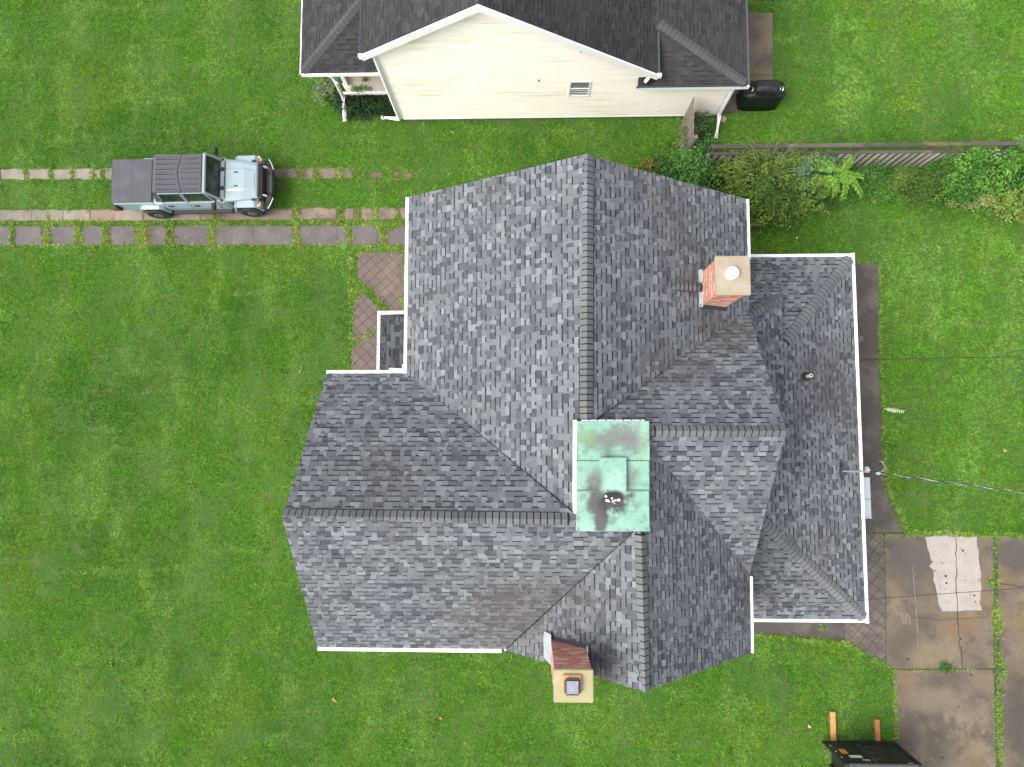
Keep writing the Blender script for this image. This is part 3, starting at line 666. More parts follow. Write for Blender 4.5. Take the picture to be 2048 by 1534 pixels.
MB().hexa([(4.28, 3.25, fNE(4.28, 0)), (4.36, 3.25, fNE(4.36, 0)), (4.36, 4.2, fNE(4.36, 0)), (4.28, 4.2, fNE(4.28, 0))], [(4.3, 3.25, fNE(4.3, 0) + .05), (4.358, 3.25, fNE(4.36, 0) + .16), (4.358, 4.2, fNE(4.36, 0) + .16), (4.3, 4.2, fNE(4.3, 0) + .05)]).build('chimney_flashing', 'flashing', house)
MB().hexa([(4.3, 3.2, fNE(4.3, 0) - .02), (5.1, 3.2, fNE(5.1, 0) - .02), (5.1, 3.31, fNE(5.1, 0) - .02), (4.3, 3.31, fNE(4.3, 0) - .02)], [(4.3, 3.24, fNE(4.3, 0) + .03), (5.1, 3.24, fNE(5.1, 0) + .03), (5.1, 3.308, fNE(5.1, 0) + .12), (4.3, 3.308, fNE(4.3, 0) + .12)]).build('chimney_flashing', 'dark_metal', house)
# saddle behind the chimney
ridge_caps((3.62, 3.72, fNE(3.62, 0) + .04), (4.3, 3.72, fNE(4.3, 0) + .2), (.0, 1, -.35), (.0, -1, -.35), roof, 'ridge_shingle', .12, .12, name='saddle_cap')
fSW = pl['SW']
ch2 = chimney(.5, 1.30, -5.56, -4.93, 5.2, 8.70, [('N', lambda x: fSW(x, 0) - .05), ('W', lambda y: fSW(.5, y) - .05), ('E', lambda y: fSW(1.3, y) - .05), ('S', lambda x: 0)], (.485, 1.322, -5.575, -4.90, 8.70, 8.80), 'lichen_cap', 1)
c = G(1145, 1373, 8.95)
MB().box(c[0] - .19, c[0] + .19, c[1] - .17, c[1] + .2, 8.79, 8.87).build('flue_tile', 'clay_flue', ch2, .01)
fl = MB().box(c[0] - .17, c[0] + .17, c[1] - .19, c[1] + .155, 8.87, 8.97).build('flue_cover', 'dark_metal', ch2, .04)
MB().box(c[0] - .12, c[0] + .12, c[1] - .14, c[1] + .12, 8.965, 8.98).build('cover_plate', 'grey_metal', ch2, .005)
MB().hexa([(.32, -5.42, fSW(.32, 0)), (.5, -5.5, fSW(.5, 0)), (.5, -4.78, fSW(.5, 0)), (.32, -4.78, fSW(.32, 0))], [(.33, -5.38, fSW(.33, 0) + .03), (.498, -5.5, fSW(.5, 0) + .22), (.498, -4.78, fSW(.5, 0) + .22), (.33, -4.78, fSW(.33, 0) + .03)]).build('chimney_flashing', 'flashing', house)
MB().hexa([(.5, -4.925, fSW(.5, 0)), (1.34, -4.925, fSW(1.34, 0)), (1.34, -4.85, fSW(1.34, 0)), (.5, -4.85, fSW(.5, 0))], [(.5, -4.928, fSW(.5, 0) + .1), (1.34, -4.928, fSW(1.34, 0) + .1), (1.34, -4.85, fSW(1.34, 0) + .03), (.5, -4.85, fSW(.5, 0) + .03)]).build('chimney_flashing', 'dark_metal', house)
MB().box(1.302, 1.33, -5.3, -4.86, fSW(1.3, 0) - .1, fSW(1.3, 0) + .16).build('chimney_flashing', 'flashing', house)
# vent pipe, railing, meter and boxes
c = G(1617, 752, 3.7); vz = lp['E'](c[0], 0)
vp = MB().lathe((c[0], c[1], vz - .05), [(.15, 0), (.14, .09), (.075, .13), (.06, .2)], 12).build('vent_pipe', 'rubber', house)
MB().lathe((c[0], c[1], vz), [(.05, .05), (.05, .42)], 12).build('pipe', 'white_pvc', vp)
MB().lathe((c[0], c[1], vz + .42), [(.032, -.02), (.032, .003)], 10).build('pipe_opening', 'roof_deck', vp)
rail = MB().tube([(-4.46, 1.80, PZ + .5), (-4.46, 3.62, PZ + .5), (-3.35, 3.62, PZ + .55)], .014, 6)
rail.tube([(-4.46, 1.80, PZ + .1), (-4.46, 3.62, PZ + .1), (-3.35, 3.62, PZ + .15)], .012, 6)
rail = rail.build('railing', 'black_iron', house)
for y in np.arange(1.9, 3.62, .145): MB().tube([(-4.46, y, PZ), (-4.46, y, PZ + .5)], .008, 5).build('baluster', 'black_iron', rail)
for x in np.arange(-4.46, -3.4, .145): MB().tube([(x, 3.62, PZ), (x, 3.62, PZ + .52)], .008, 5).build('baluster', 'black_iron', rail)
for y in (2.3, 2.55): MB().tube([(-4.46, y, PZ + .1), (-4.46, y + .2, PZ + .5)], .012, 5).build('baluster', 'black_iron', rail)
cols = MB(); cols.box(-4.5, -4.4, 3.5, 3.62, 0, 2.9); cols.build('porch_post', 'white_trim', house)
# service mast
mz = 3.75; a = G(1700, 945, 3.2); c = G(1722, 943, mz)
mast = MB().tube([(9.45, c[1], 0.6), (9.45, c[1], 2.6)], .03, 8).build('service_mast', 'silver', house)
MB().tube([(9.2, c[1] - .02, lp['E'](9.2, 0)), (9.82, c[1] - .02, 3.45)], .03, 8).build('mast_arm', 'grey_metal', mast)
MB().tube([(9.16, c[1] + .2, 3.13), (9.12, c[1] + .08, 3.2), (9.1, c[1] - .08, 3.2), (9.2, c[1] - .26, 3.12)], .04, 7).build('mast_strap', 'black_iron', mast)
MB().lathe((9.78, c[1] + .06, 3.3), [(.03, 0), (.075, .08), (.075, .18), (.03, .24)], 10).build('weatherhead', 'silver', mast)
MB().lathe((10.1, c[1] - .06, 3.3), [(.03, 0), (.06, .05), (.06, .12), (.03, .16)], 10).build('insulator', 'silver', mast)
lo = [(9.95 + .17 * math.cos(w) - .0, c[1] + .12 + .14 * math.sin(w), 3.55 + .02 * math.sin(2 * w)) for w in np.linspace(0, 5.8, 16)]
MB().tube(lo, .018, 6).build('cable_loop', 'cable', mast)
lo = [(10.02 + .15 * math.cos(w), c[1] + .14 + .15 * math.sin(w), 3.62) for w in np.linspace(-1.2, 1.6, 9)]
MB().tube(lo, .014, 6).build('cable_loop', 'bare_cable', mast)
def span(p, q, sag, n=24): return [tuple(Vector(p).lerp(Vector(q), k / n) - Vector((0, 0, sag * 4 * (k / n) * (1 - k / n)))) for k in range(n + 1)]
def twist(path, r, ph, off): return [(x, y + off * math.cos(i * 1.1 + ph), z + off * math.sin(i * 1.1 + ph)) for i, (x, y, z) in enumerate(path)]
p0 = (10.12, c[1] - .06, 3.5); q = G(2048, 985, 4.6); far = tuple(p0[i] + (q[i] - p0[i]) * 3.2 for i in range(3))
drop = thing('service_drop', 'thick twisted power cable running east from the mast on the gutter', 'cable', p0)
cab = span(p0, far, .25, 90)
MB().tube(twist(cab, 0, 0, .012), .014, 6).build('insulated_wire', 'cable', drop); MB().tube(twist(cab, 0, 3.1, .012), .012, 6).build('bare_wire', 'bare_cable', drop)
p0 = (9.42, G(1716, 719.5, 2.5)[1], 2.5); q = G(2048, 712.5, 2.6); far = tuple(p0[i] + (q[i] - p0[i]) * 3 for i in range(3))
tag(MB().tube(span(p0, far, .15, 40), .011, 6).build('telephone_cable', 'cable'), 'thin dark cable crossing the east lawn level with the vent pipe', 'cable')
p0 = G(1502, 1223, 4.6); q = G(1770, 1196, 4.4); e = G(2048, 1176, 4.3)
m_ = [p0, q, e, tuple(e[i] + (e[i] - q[i]) * 3 for i in range(3))]
tag(MB().tube(m_, .0075, 5).build('wire', 'cable'), 'very thin dark wire from the south gable over the drive patch', 'wire')
# metal boxes beside the east wall
ub = thing('metal_cabinet', 'pale blue metal cabinet in two sections under the east gutter', 'cabinet', (10.0, -2, 0))
y0, y1, y2 = G(1730, 955, 1.2)[1], G(1730, 998, 1.2)[1], G(1730, 1036, 1.2)[1]; x1 = G(1740, 1000, 1.2)[0]
for i, (a, b) in enumerate(((y1 + .01, y0), (y2, y1 - .01))):
    MB().box(9.45, x1, a, b, .02, 1.2).build('body', 'pale_metal', ub, .01); MB().box(9.44, x1 + .012, a - .004, b + .004, 1.2, 1.23).build('lid', 'pale_metal', ub, .008)
MB().box(9.6, x1 + .02, y2 - .012, y2 + .03, 1.23, 1.25).build('rim', 'flashing', ub); MB().box(9.62, 9.86, y1 - .012, y1 + .012, 1.225, 1.25).build('hasp', 'grey_metal', ub)
gm = thing('gas_meter', 'small round grey meter on the path beside the east wall', 'meter', (*G(1719, 676, 0)[:2], 0))
c = G(1720, 677, .6); MB().lathe((c[0], c[1], .25), [(.12, 0), (.17, .06), (.17, .3), (.1, .38)], 14).build('housing', 'grey_plastic', gm, smooth=False)
MB().tube([(c[0], c[1], 0), (c[0], c[1], .25)], .03, 6).build('pipe', 'grey_metal', gm); MB().tube([(c[0] - .02, c[1] - .15, .3), (c[0] - .02, c[1] - .4, .3), (c[0] - .3, c[1] - .4, .3)], .03, 6).build('pipe', 'grey_plastic', gm)

# ------------------------------------------------------------------ neighbour's house
nb = thing('house', 'cream clapboard house with dark shingle roof at the top of the picture', 'house', (1, 14, 0))
WY, GY = 11.3, 11.08
MB().prism([(-4.5, WY + .03), (3.7, WY + .03), (3.7, 24), (-4.5, 24)], .0, 3.1).build('wall', 'house_siding', nb)
MB().box(3.7, 6.52, WY + .03, 22, .0, 2.55).build('wall', 'cream_siding', nb)
MB().ext([(-4.5, 3.1), (3.69, 3.1), (3.69, 3.22), (-1.31, 6.57), (-4.5, 4.66)], WY + .03, 23.9).build('wall', 'house_siding', nb)
MB().box(-4.52, 6.54, WY + .005, WY + .2, 0, .24).build('foundation', 'drive_concrete', nb)
bh = .112; z = .2
gl = lambda zz: -4.5 if zz < 4.58 else -4.5 + (zz - 4.58) / .625
gr = lambda zz: 6.54 if zz < 2.45 else (3.9 if zz < 3.08 else 3.66 - (zz - 3.08) / .674)
while z < 6.6:
    xl, xr = gl(z + bh), gr(z + bh)
    if xr - xl > .15:
        MB().hexa([(xl, WY - .03, z), (xr, WY - .03, z), (xr, WY + .03, z), (xl, WY + .03, z)], [(xl, WY - .006, z + bh), (xr, WY - .006, z + bh), (xr, WY + .03, z + bh), (xl, WY + .03, z + bh)]).build('siding_board', 'cream_siding', nb)
    z += bh
MB().box(-4.58, -4.48, WY - .035, WY + .1, .2, 4.62).build('corner_trim', 'white_trim', nb); MB().box(6.5, 6.6, WY - .035, WY + .1, .2, 2.6).build('corner_trim', 'white_trim', nb)
MB().box(-4.5, 6.5, WY - .04, WY, .14, .2).build('base_trim', 'white_trim', nb)
npl = {'W': lambda x, y: 6.85 - .625 * (-1.31 - x), 'E': lambda x, y: 6.85 - .674 * (x + 1.31)}
nx = {'W': [(-4.86, GY), (-1.31, GY), (-1.31, 24), (-4.86, 24)], 'E': [(3.93, GY), (-1.31, GY), (-1.31, 24), (3.93, 24)]}
nr = MB()
for k in nx: nr.prism(nx[k], (lambda f: lambda x, y: f(x, y) - .15)(npl[k]), (lambda f: lambda x, y: f(x, y) - .012)(npl[k]))
nr = nr.build('roof', 'roof_deck', nb); ns = []
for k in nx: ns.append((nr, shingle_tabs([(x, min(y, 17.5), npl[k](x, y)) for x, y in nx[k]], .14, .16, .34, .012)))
q2 = {'PW': lambda x, y: 2.7 + .55 * (x + 7.33), 'PS': lambda x, y: 2.7 + .75 * (y - 11.6), 'QE': lambda x, y: 2.7 + .24 * (6.86 - x), 'QS': lambda x, y: 2.7 + .42 * (y - 11.05)}
q2x = {'PW': [(-7.33, 11.6), (-4.8, 13.455), (-4.4, 13.455), (-4.4, 17.5), (-7.33, 17.5)], 'PS': [(-7.33, 11.6), (-4.4, 11.6), (-4.4, 13.455), (-4.8, 13.455)],
       'QE': [(6.86, 11.05), (3.5, 12.97), (3.5, 17.5), (6.86, 17.5)], 'QS': [(6.86, 11.05), (3.45, 11.05), (3.45, 12.99)]}
pr_ = {}
for nm, ks in (('porch_roof', ('PW', 'PS')), ('side_roof', ('QE', 'QS'))):
    m = MB()
    for k in ks: m.prism(q2x[k], (lambda f: lambda x, y: f(x, y) - .14)(q2[k]), (lambda f: lambda x, y: f(x, y) - .012)(q2[k]))
    o = m.build(nm, 'roof_deck', nb)
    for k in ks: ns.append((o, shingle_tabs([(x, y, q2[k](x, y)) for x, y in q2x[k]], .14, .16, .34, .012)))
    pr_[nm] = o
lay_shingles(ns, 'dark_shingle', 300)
def nhip(o, a, b, fa, fb):
    A = Vector((a[0], a[1], fa(*a))); B = Vector((b[0], b[1], fa(*b))); d = (B - A).normalized(); r = []
    for f in (fa, fb): v = dn(f, 0, 0); v = v - d * v.dot(d); r.append(v.normalized())
    ridge_caps(A, B, r[0], r[1], o, 'dark_ridge', .15, .15, name='hip_cap', thick=.006)
nhip(pr_['porch_roof'], (-7.28, 11.65), (-4.85, 13.43), q2['PW'], q2['PS']); nhip(pr_['side_roof'], (6.8, 11.08), (3.97, 12.7), q2['QE'], q2['QS'])
# rake boards, gutters, downspouts
for (xa, za, xb, zb) in ((-4.9, 4.605, -1.31, 6.85), (3.97, 3.292, -1.31, 6.85)):
    MB().hexa([(xa, GY - .05, za - .24), (xb, GY - .05, zb - .24), (xb, GY + .0, zb - .24), (xa, GY + .0, za - .24)], [(xa, GY - .05, za + .02), (xb, GY - .05, zb + .02), (xb, GY + .0, zb + .02), (xa, GY + .0, za + .02)]).build('rake_board', 'white_trim', nb)
    MB().hexa([(xa, GY, za - .19), (xb, GY, zb - .19), (xb, WY - .02, zb - .19), (xa, WY - .02, za - .19)], [(xa, GY, za - .165), (xb, GY, zb - .165), (xb, WY - .02, zb - .165), (xa, WY - .02, za - .165)]).build('soffit', 'white_trim', nb)
gutter((-4.86, 17.5), (-4.86, GY - .02), (-1, 0), 4.59, nb, mat='dark_metal'); gutter((3.93, GY - .02), (3.93, 17.5), (1, 0), 3.28, nb, mat='dark_metal')
MB().box(-5.0, -4.84, GY - .06, GY + .06, 4.45, 4.62).build('gutter_end', 'white_trim', nb, .02); MB().box(3.92, 4.08, GY - .06, GY + .06, 3.15, 3.31).build('gutter_end', 'white_trim', nb, .02)
MB().box(-7.36, -4.5, 11.56, 11.6, 2.56, 2.7).build('fascia', 'white_trim', nb); MB().box(-7.37, -7.33, 11.56, 17.5, 2.56, 2.7).build('fascia', 'white_trim', nb)
gutter((6.86, 17.5), (6.86, 11.0), (1, 0), 2.68, nb, w=.1, mat='dark_metal'); MB().box(3.45, 6.95, 10.99, 11.03, 2.5, 2.69).build('fascia', 'white_trim', nb)
gutter((3.40, 11.04), (6.85, 11.04), (0, -1), 2.72, nb, w=.05, mat='dark_metal')
def flat_pipe(pts, w=.12): return MB().tube(pts, w / 2 * 1.2, 4)
flat_pipe([(3.72, GY + .05, 3.17), (3.66, GY - .02, 3.05), (3.66, 11.12, 2.82)]).build('downspout', 'white_metal', nb)
flat_pipe([G(659, 150, 2.6), G(672, 165, 2.3), G(686, 193, .6), G(688, 215, .3), G(690, 243, .14)]).build('downspout', 'white_metal', nb)
flat_pipe([(-4.56, GY + .1, 4.53), (-4.60, WY - .05, 4.3), (-4.62, WY - .05, .22), G(763, 234.5, .16)]).build('downspout', 'white_metal', nb)
flat_pipe([(6.66, 11.05, 2.55), (6.62, WY - .05, 2.3), (6.66, WY - .05, .3), G(1432, 277, .16)]).build('downspout', 'white_metal', nb)
for xx in (1.05,):
    MB().box(1.46, 1.5, WY - .06, WY - .03, 4.25, 4.45).build('wall_bracket', 'white_trim', nb)
MB().lathe((4.45, WY - .04, .55), [(.07, 0), (.07, .03)], 12, 'y').build('wall_vent', 'white_trim', nb)
MB().box(.28, .33, WY - .03, WY - .015, 2.6, 2.72).build('wall_outlet', 'grey_metal', nb)
wz0, wz1, wx0, wx1 = 1.64, 2.60, 1.28, 1.98
wnd = MB(); wnd.box(wx0, wx1, WY - .045, WY + .02, wz0, wz0 + .06); wnd.box(wx0, wx1, WY - .045, WY + .02, wz1 - .05, wz1)
wnd.box(wx0, wx0 + .055, WY - .045, WY + .02, wz0 + .06, wz1 - .05); wnd.box(wx1 - .055, wx1, WY - .045, WY + .02, wz0 + .06, wz1 - .05); wnd.box(wx0 + .055, wx1 - .055, WY - .045, WY + .02, 2.125, 2.18)
wnd = wnd.build('window', 'white_trim', nb)
MB().box(wx0 + .055, wx1 - .055, WY - .026, WY - .0225, wz0 + .06, 2.125).build('pane', 'pane', wnd); MB().box(wx0 + .055, wx1 - .055, WY - .030, WY - .0235, 2.18, wz1 - .05).build('pane', 'pane', wnd)
pf = MB().prism([(-6.6, 12.35), (-6.35, 12.12), (-4.75, 12.12), (-4.58, 12.25), (-4.58, 16), (-6.6, 16)], 0, .6).build('porch', 'porch_floor', nb, .03)
MB().box(-6.62, -6.56, 12.4, 16, .6, 1.0).build('porch_skirt', 'dark_wood', nb); MB().box(-6.62, -4.8, 12.05, 12.118, .42, .55).build('porch_curb', 'white_trim', nb, .02)
MB().box(-6.5, -6.38, 12.3, 12.42, .6, 2.6).build('porch_post', 'white_trim', nb)
NOGRASS += [[(-4.52, WY - .1), (6.6, WY - .1), (6.6, 24), (-4.52, 24)], [(-6.6, 12.1), (-4.5, 12.1), (-4.5, 24), (-6.6, 24)], [(-2.9, 1.3), (5.4, 1.3), (5.4, 6.1), (-2.9, 6.1)], [(-5.1, -5.1), (5.4, -5.1), (5.4, 1.2), (-5.1, 1.2)], [(5, -4.9), (9.4, -4.9), (9.4, 5), (5, 5)]]

# ------------------------------------------------------------------ pickup truck (local: x forward, y left)
tk = thing('pickup_truck', 'pale blue-grey pickup truck with black hardtop and covered bed on the driveway strips', 'truck', (-11.72, 8.70, 0), R_(.6), local=True)
def tb(name, mat, dims, bev=.02, parent=tk, **k): return MB().box(*dims).build(name, mat, parent, bev, **k)
def loft(name, mat, secs, parent=tk, bev=.02, smooth=False):
    m = MB(); n = len(secs[0]); v = [p for s_ in secs for p in s_]
    f = [list(range(n)), list(range(len(v) - 1, len(v) - n - 1, -1))]
    for i in range(len(secs) - 1):
        for k in range(n): f.append([i * n + k, i * n + (k + 1) % n, (i + 1) * n + (k + 1) % n, (i + 1) * n + k])
    m.raw(v, f); return m.build(name, mat, parent, bev, smooth)
def rsec(x, w, z0, z1, wt=None, c=0.05):
    wt = wt or w; return [(x, -w, z0), (x, -w, z1 - c), (x, -wt + c, z1), (x, wt - c, z1), (x, w, z1 - c), (x, w, z0)]
loft('body', 'truck_paint', [rsec(-1.10, .80, .5, 1.22, .78), rsec(1.30, .80, .5, 1.22, .78), rsec(1.42, .74, .55, 1.18)])
tb('frame_rail', 'plastic', (-2.4, 2.3, -.5, .5, .35, .55))
for s_ in (-1, 1): tb('rock_rail', 'plastic', (-.75, 1.35, s_ * .86 - .06, s_ * .86 + .06, .42, .54))
loft('bed', 'truck_paint', [rsec(-2.52, .77, .58, 1.22), rsec(-1.12, .78, .58, 1.22)])
loft('tailgate', 'truck_paint', [rsec(-2.58, .72, .62, 1.2), rsec(-2.53, .74, .62, 1.21)], bev=.01)
tc = tb('tonneau_cover', 'soft_black', (-2.54, -1.13, -.755, .755, 1.215, 1.275), .018)
for x in (-2.53, -1.82, -1.16): tb('seam', 'soft_black', (x - .008, x + .008, -.74, .74, 1.272, 1.279), .002, tc)
loft('hood', 'truck_paint', [rsec(1.36, .74, 1.0, 1.22, .70, .06), rsec(1.9, .69, .98, 1.21, .64, .07), rsec(2.38, .625, .95, 1.15, .57, .07), rsec(2.46, .60, .9, 1.10, .54, .06)], bev=.015)
loft('hood_bulge', 'truck_paint', [rsec(1.40, .44, 1.15, 1.235, .38, .03), rsec(2.0, .42, 1.14, 1.232, .36, .03), rsec(2.36, .36, 1.1, 1.165, .30, .02)], bev=.02)
for y in (-.24, .24): tb('hood_bumper', 'plastic', (1.66, 1.80, y - .018, y + .018, 1.225, 1.258), .006)
for y in (-.68, .68): tb('hood_latch', 'plastic', (2.22, 2.33, y - .03, y + .035, 1.06, 1.13), .01)
# cowl
tb('cowl', 'grey_plastic', (1.17, 1.37, -.66, .66, 1.12, 1.215), .01)
for i in range(9): tb('cowl_slot', 'groove', (1.2, 1.35, .10 - i * .035 - .008, .10 - i * .035 + .008, 1.21, 1.2185), 0)
for y in (-.72, .70): tb('antenna_base', 'plastic', (1.2, 1.3, y - .05, y + .05, 1.15, 1.24), .02)
for y0_ in (.36, -.30):
    MB().tube([(1.26, y0_, 1.23), (1.16, y0_ - .05, 1.26), (1.0, y0_ - .42, 1.44)], .016, 5).build('wiper', 'plastic', tk); tb('wiper_base', 'plastic', (1.2, 1.32, y0_ - .07, y0_ + .07, 1.2, 1.25), .02)
# cab
loft('hardtop', 'hardtop', [[(-.80, -.655, 1.80), (-.80, -.62, 1.86), (-.80, .62, 1.86), (-.80, .655, 1.80)], [(-.1, -.665, 1.81), (-.1, -.63, 1.88), (-.1, .63, 1.88), (-.1, .665, 1.81)], [(.86, -.665, 1.79), (.86, -.63, 1.87), (.86, .63, 1.87), (.86, .665, 1.79)]], bev=.02)
ht = 1.882
def vee(y): return .04 + .14 * (abs(y) / .62) ** 1.2
for y in (-.52, -.35, -.18, .0, .17, .34, .51):
    xr = vee(y)
    MB().box(-.68, xr - .09, y - .055, y - .035, 1.86, ht + .004).build('rib', 'groove', tk); MB().box(-.68, xr - .09, y + .012, y + .03, 1.86, ht + .009).build('rib', 'hardtop', tk)
    if y != 0:
        MB().box(xr + .1, .77, y - .055, y - .037, 1.86, ht + .002).build('rib', 'groove', tk); MB().box(xr + .1, .77, y + .008, y + .026, 1.86, ht + .007).build('rib', 'hardtop', tk)
sv = [(vee(y), y) for y in np.linspace(-.63, .63, 13)]
strip(sv, .03, 'groove', tk, 'roof_seam', 1.86, ht + .006); strip([(.05, 0), (.86, 0)], .014, 'groove', tk, 'roof_seam', 1.86, ht + .004)
tb('header_bar', 'truck_paint', (.86, .96, -.67, .67, 1.76, 1.855), .02)
MB().hexa([(.9, -.60, 1.24), (1.20, -.64, 1.2), (1.20, .64, 1.2), (.9, .60, 1.24)], [(.86, -.58, 1.8), (.945, -.59, 1.805), (.945, .59, 1.805), (.86, .58, 1.8)]).build('windshield', 'glass_dark', tk)
for s_ in (-1, 1):
    MB().tube([(.93, s_ * .655, 1.82), (1.22, s_ * .70, 1.2)], .045, 6).build('windshield_post', 'truck_paint', tk)
MB().hexa([(-.85, -.66, 1.2), (1.1, -.68, 1.2), (1.1, .68, 1.2), (-.85, .66, 1.2)], [(-.74, -.59, 1.8), (.85, -.59, 1.8), (.85, .59, 1.8), (-.74, .59, 1.8)]).build('cabin', 'glass_dark', tk)
MB().hexa([(-1.02, -.74, 1.2), (-.84, -.74, 1.2), (-.84, .74, 1.2), (-1.02, .74, 1.2)], [(-.80, -.64, 1.81), (-.72, -.64, 1.81), (-.72, .64, 1.81), (-.80, .64, 1.81)]).build('rear_pillar', 'hardtop', tk)
for s_ in (-1, 1):
    for (x0, x1) in ((-.80, .08), (.10, 1.05)):
        d = loft('door', 'truck_paint', [[(x0, s_ * .79, .58), (x0, s_ * .835, .8), (x0, s_ * .79, 1.215), (x0, s_ * .7, 1.215), (x0, s_ * .7, .58)], [(x1, s_ * .79, .58), (x1, s_ * .835, .8), (x1, s_ * .79, 1.215), (x1, s_ * .7, 1.215), (x1, s_ * .7, .58)]], bev=.008)
        fr = MB(); yb, yt = s_ * .765, s_ * .655
        xs = (x0 + .02, x1 - .02, min(x1 - .02, x1 - (.2 if x1 > .5 else .02)), x0 + (.02 if x1 > .5 else .12))
        b0, b1, t1, t0 = (xs[0], yb, 1.21), (xs[1], yb, 1.21), (xs[2], yt, 1.76), (xs[3], yt, 1.76)
        for a, b in ((b0, t0), (t0, t1), (t1, b1)): fr.tube([a, b], .024, 5)
        fr.build('door_frame', 'truck_paint', d)
        i_ = s_ * .012
        MB().face([(b0[0], yb - i_, 1.21), (b1[0], yb - i_, 1.21), (t1[0], yt - i_, 1.75), (t0[0], yt - i_, 1.75)]).__class__
        g = MB(); g.hexa([(b0[0], yb - i_ * 2, 1.21), (b1[0], yb - i_ * 2, 1.21), (b1[0], yb - i_, 1.21), (b0[0], yb - i_, 1.21)], [(t0[0], yt - i_ * 2, 1.75), (t1[0], yt - i_ * 2, 1.75), (t1[0], yt - i_, 1.75), (t0[0], yt - i_, 1.75)]); g.build('window', 'glass_dark', d)
        tb('handle', 'plastic', (x0 + .12, x0 + .3, s_ * .83 - .025, s_ * .83 + .025, .98, 1.04), .008, d)
    mr = tb('mirror', 'plastic', (.98, 1.10, s_ * .98 - .12, s_ * .98 + .12, 1.22, 1.42), .03); MB().tube([(1.05, s_ * .76, 1.22), (1.05, s_ * .9, 1.28)], .025, 5).build('mirror_arm', 'plastic', mr)
    # flares
    def flare(name, xc, w0, w1, zt, L):
        arc = [(-L, zt - .42), (-L * .82, zt - .1), (-L * .6, zt), (L * .6, zt), (L * .82, zt - .1), (L, zt - .42)]
        inn = [(x * .86, z - .055) for x, z in arc]
        m = MB()
        for i in range(5):
            q = [arc[i], arc[i + 1], inn[i + 1], inn[i]]
            m.hexa([(xc + a, s_ * w0, z) for a, z in q], [(xc + a, s_ * w1, z - .02) for a, z in q])
        return m.build(name, 'truck_paint', tk, .012)
    flare('fender', 1.98, .58, .915, 1.03, .52); flare('fender', -1.32, .74, .905, 1.0, .52)
    tb('fender_liner', 'plastic', (1.5, 2.4, s_ * .5 - .1, s_ * .5 + .1, .5, .96), .03)
    for xw in (1.98, -1.34):
        w_ = MB().lathe((xw, s_ * .80, .405), [(.25, -.135), (.36, -.14), (.405, -.1), (.405, .1), (.36, .14), (.25, .135)], 24, 'y').build('wheel', 'rubber', tk, smooth=False)
        MB().lathe((xw, s_ * .80 + s_ * .115, .405), [(.235, -.02), (.235, .02)], 20, 'y').build('rim', 'plastic', w_)
        for k in range(8):
            an = k * math.pi / 4; cx_, cz_ = xw + .13 * math.cos(an), .405 + .13 * math.sin(an)
            MB().box(cx_ - .025, cx_ + .025, s_ * .80 + s_ * .135 - .015, s_ * .80 + s_ * .135 + .015, cz_ - .03, cz_ + .03).build('spoke', 'alloy', w_)
        MB().lathe((xw, s_ * .80 + s_ * .13, .405), [(.05, -.02), (.05, .02)], 10, 'y').build('hub_cap', 'alloy', w_)
    MB().lathe((2.60, s_ * .50, .93), [(.1, -.0), (.1, .02)], 14, 'y').build('headlight', 'headlight', tk)
    tb('turn_signal', 'amber', (2.42, 2.48, s_ * .80 - .07, s_ * .80 + .07, .88, .945), .01); tb('marker_light', 'headlight', (2.40, 2.44, s_ * .86 - .025, s_ * .86 + .025, .985, 1.015), .005)
    tb('tail_light', 'red_lens', (-2.58, -2.5, s_ * .80 - .05, s_ * .80 + .05, .75, 1.05), .01); tb('tail_light_bezel', 'plastic', (-2.56, -2.45, s_ * .79 - .055, s_ * .79 + .055, .70, 1.10), .01)
loft('grille', 'plastic', [rsec(2.44, .62, .72, 1.105, .58, .04), rsec(2.57, .60, .70, 1.07, .56, .05)], bev=.01)
loft('grille_lip', 'plastic', [[(2.43, -.58, 1.10), (2.43, .58, 1.10), (2.43, .58, 1.135), (2.43, -.58, 1.135)], [(2.50, -.55, 1.08), (2.50, .55, 1.08), (2.50, .55, 1.12), (2.50, -.55, 1.12)]], bev=.008)
bp = MB(); q = [(2.52, -.88), (2.62, -.88), (2.80, -.5), (2.84, 0), (2.80, .5), (2.62, .88), (2.52, .88), (2.60, .4), (2.60, -.4)]
bp.prism(q, .55, .73); bp = bp.build('bumper', 'plastic', tk, .02)
MB().prism([(2.60, -.62), (2.74, -.56), (2.785, -.3), (2.785, .3), (2.74, .56), (2.60, .62)], .73, .755).build('bumper_top', 'grey_plastic', bp, .006)
for s_ in (-1, 1):
    MB().tube([(2.66, s_ * .88, .735), (2.76, s_ * .70, .74), (2.835, s_ * .50, .74)], .022, 6).build('bumper_trim', 'silver', bp); tb('tow_hook', 'black_iron', (2.62, 2.82, s_ * .36 - .04, s_ * .36 + .04, .755, .80), .015, bp)
rb = tb('rear_bumper', 'plastic', (-2.82, -2.58, -.80, .80, .55, .70), .03); tb('step_pad', 'grey_plastic', (-2.78, -2.62, -.4, .4, .70, .712), .004, rb)

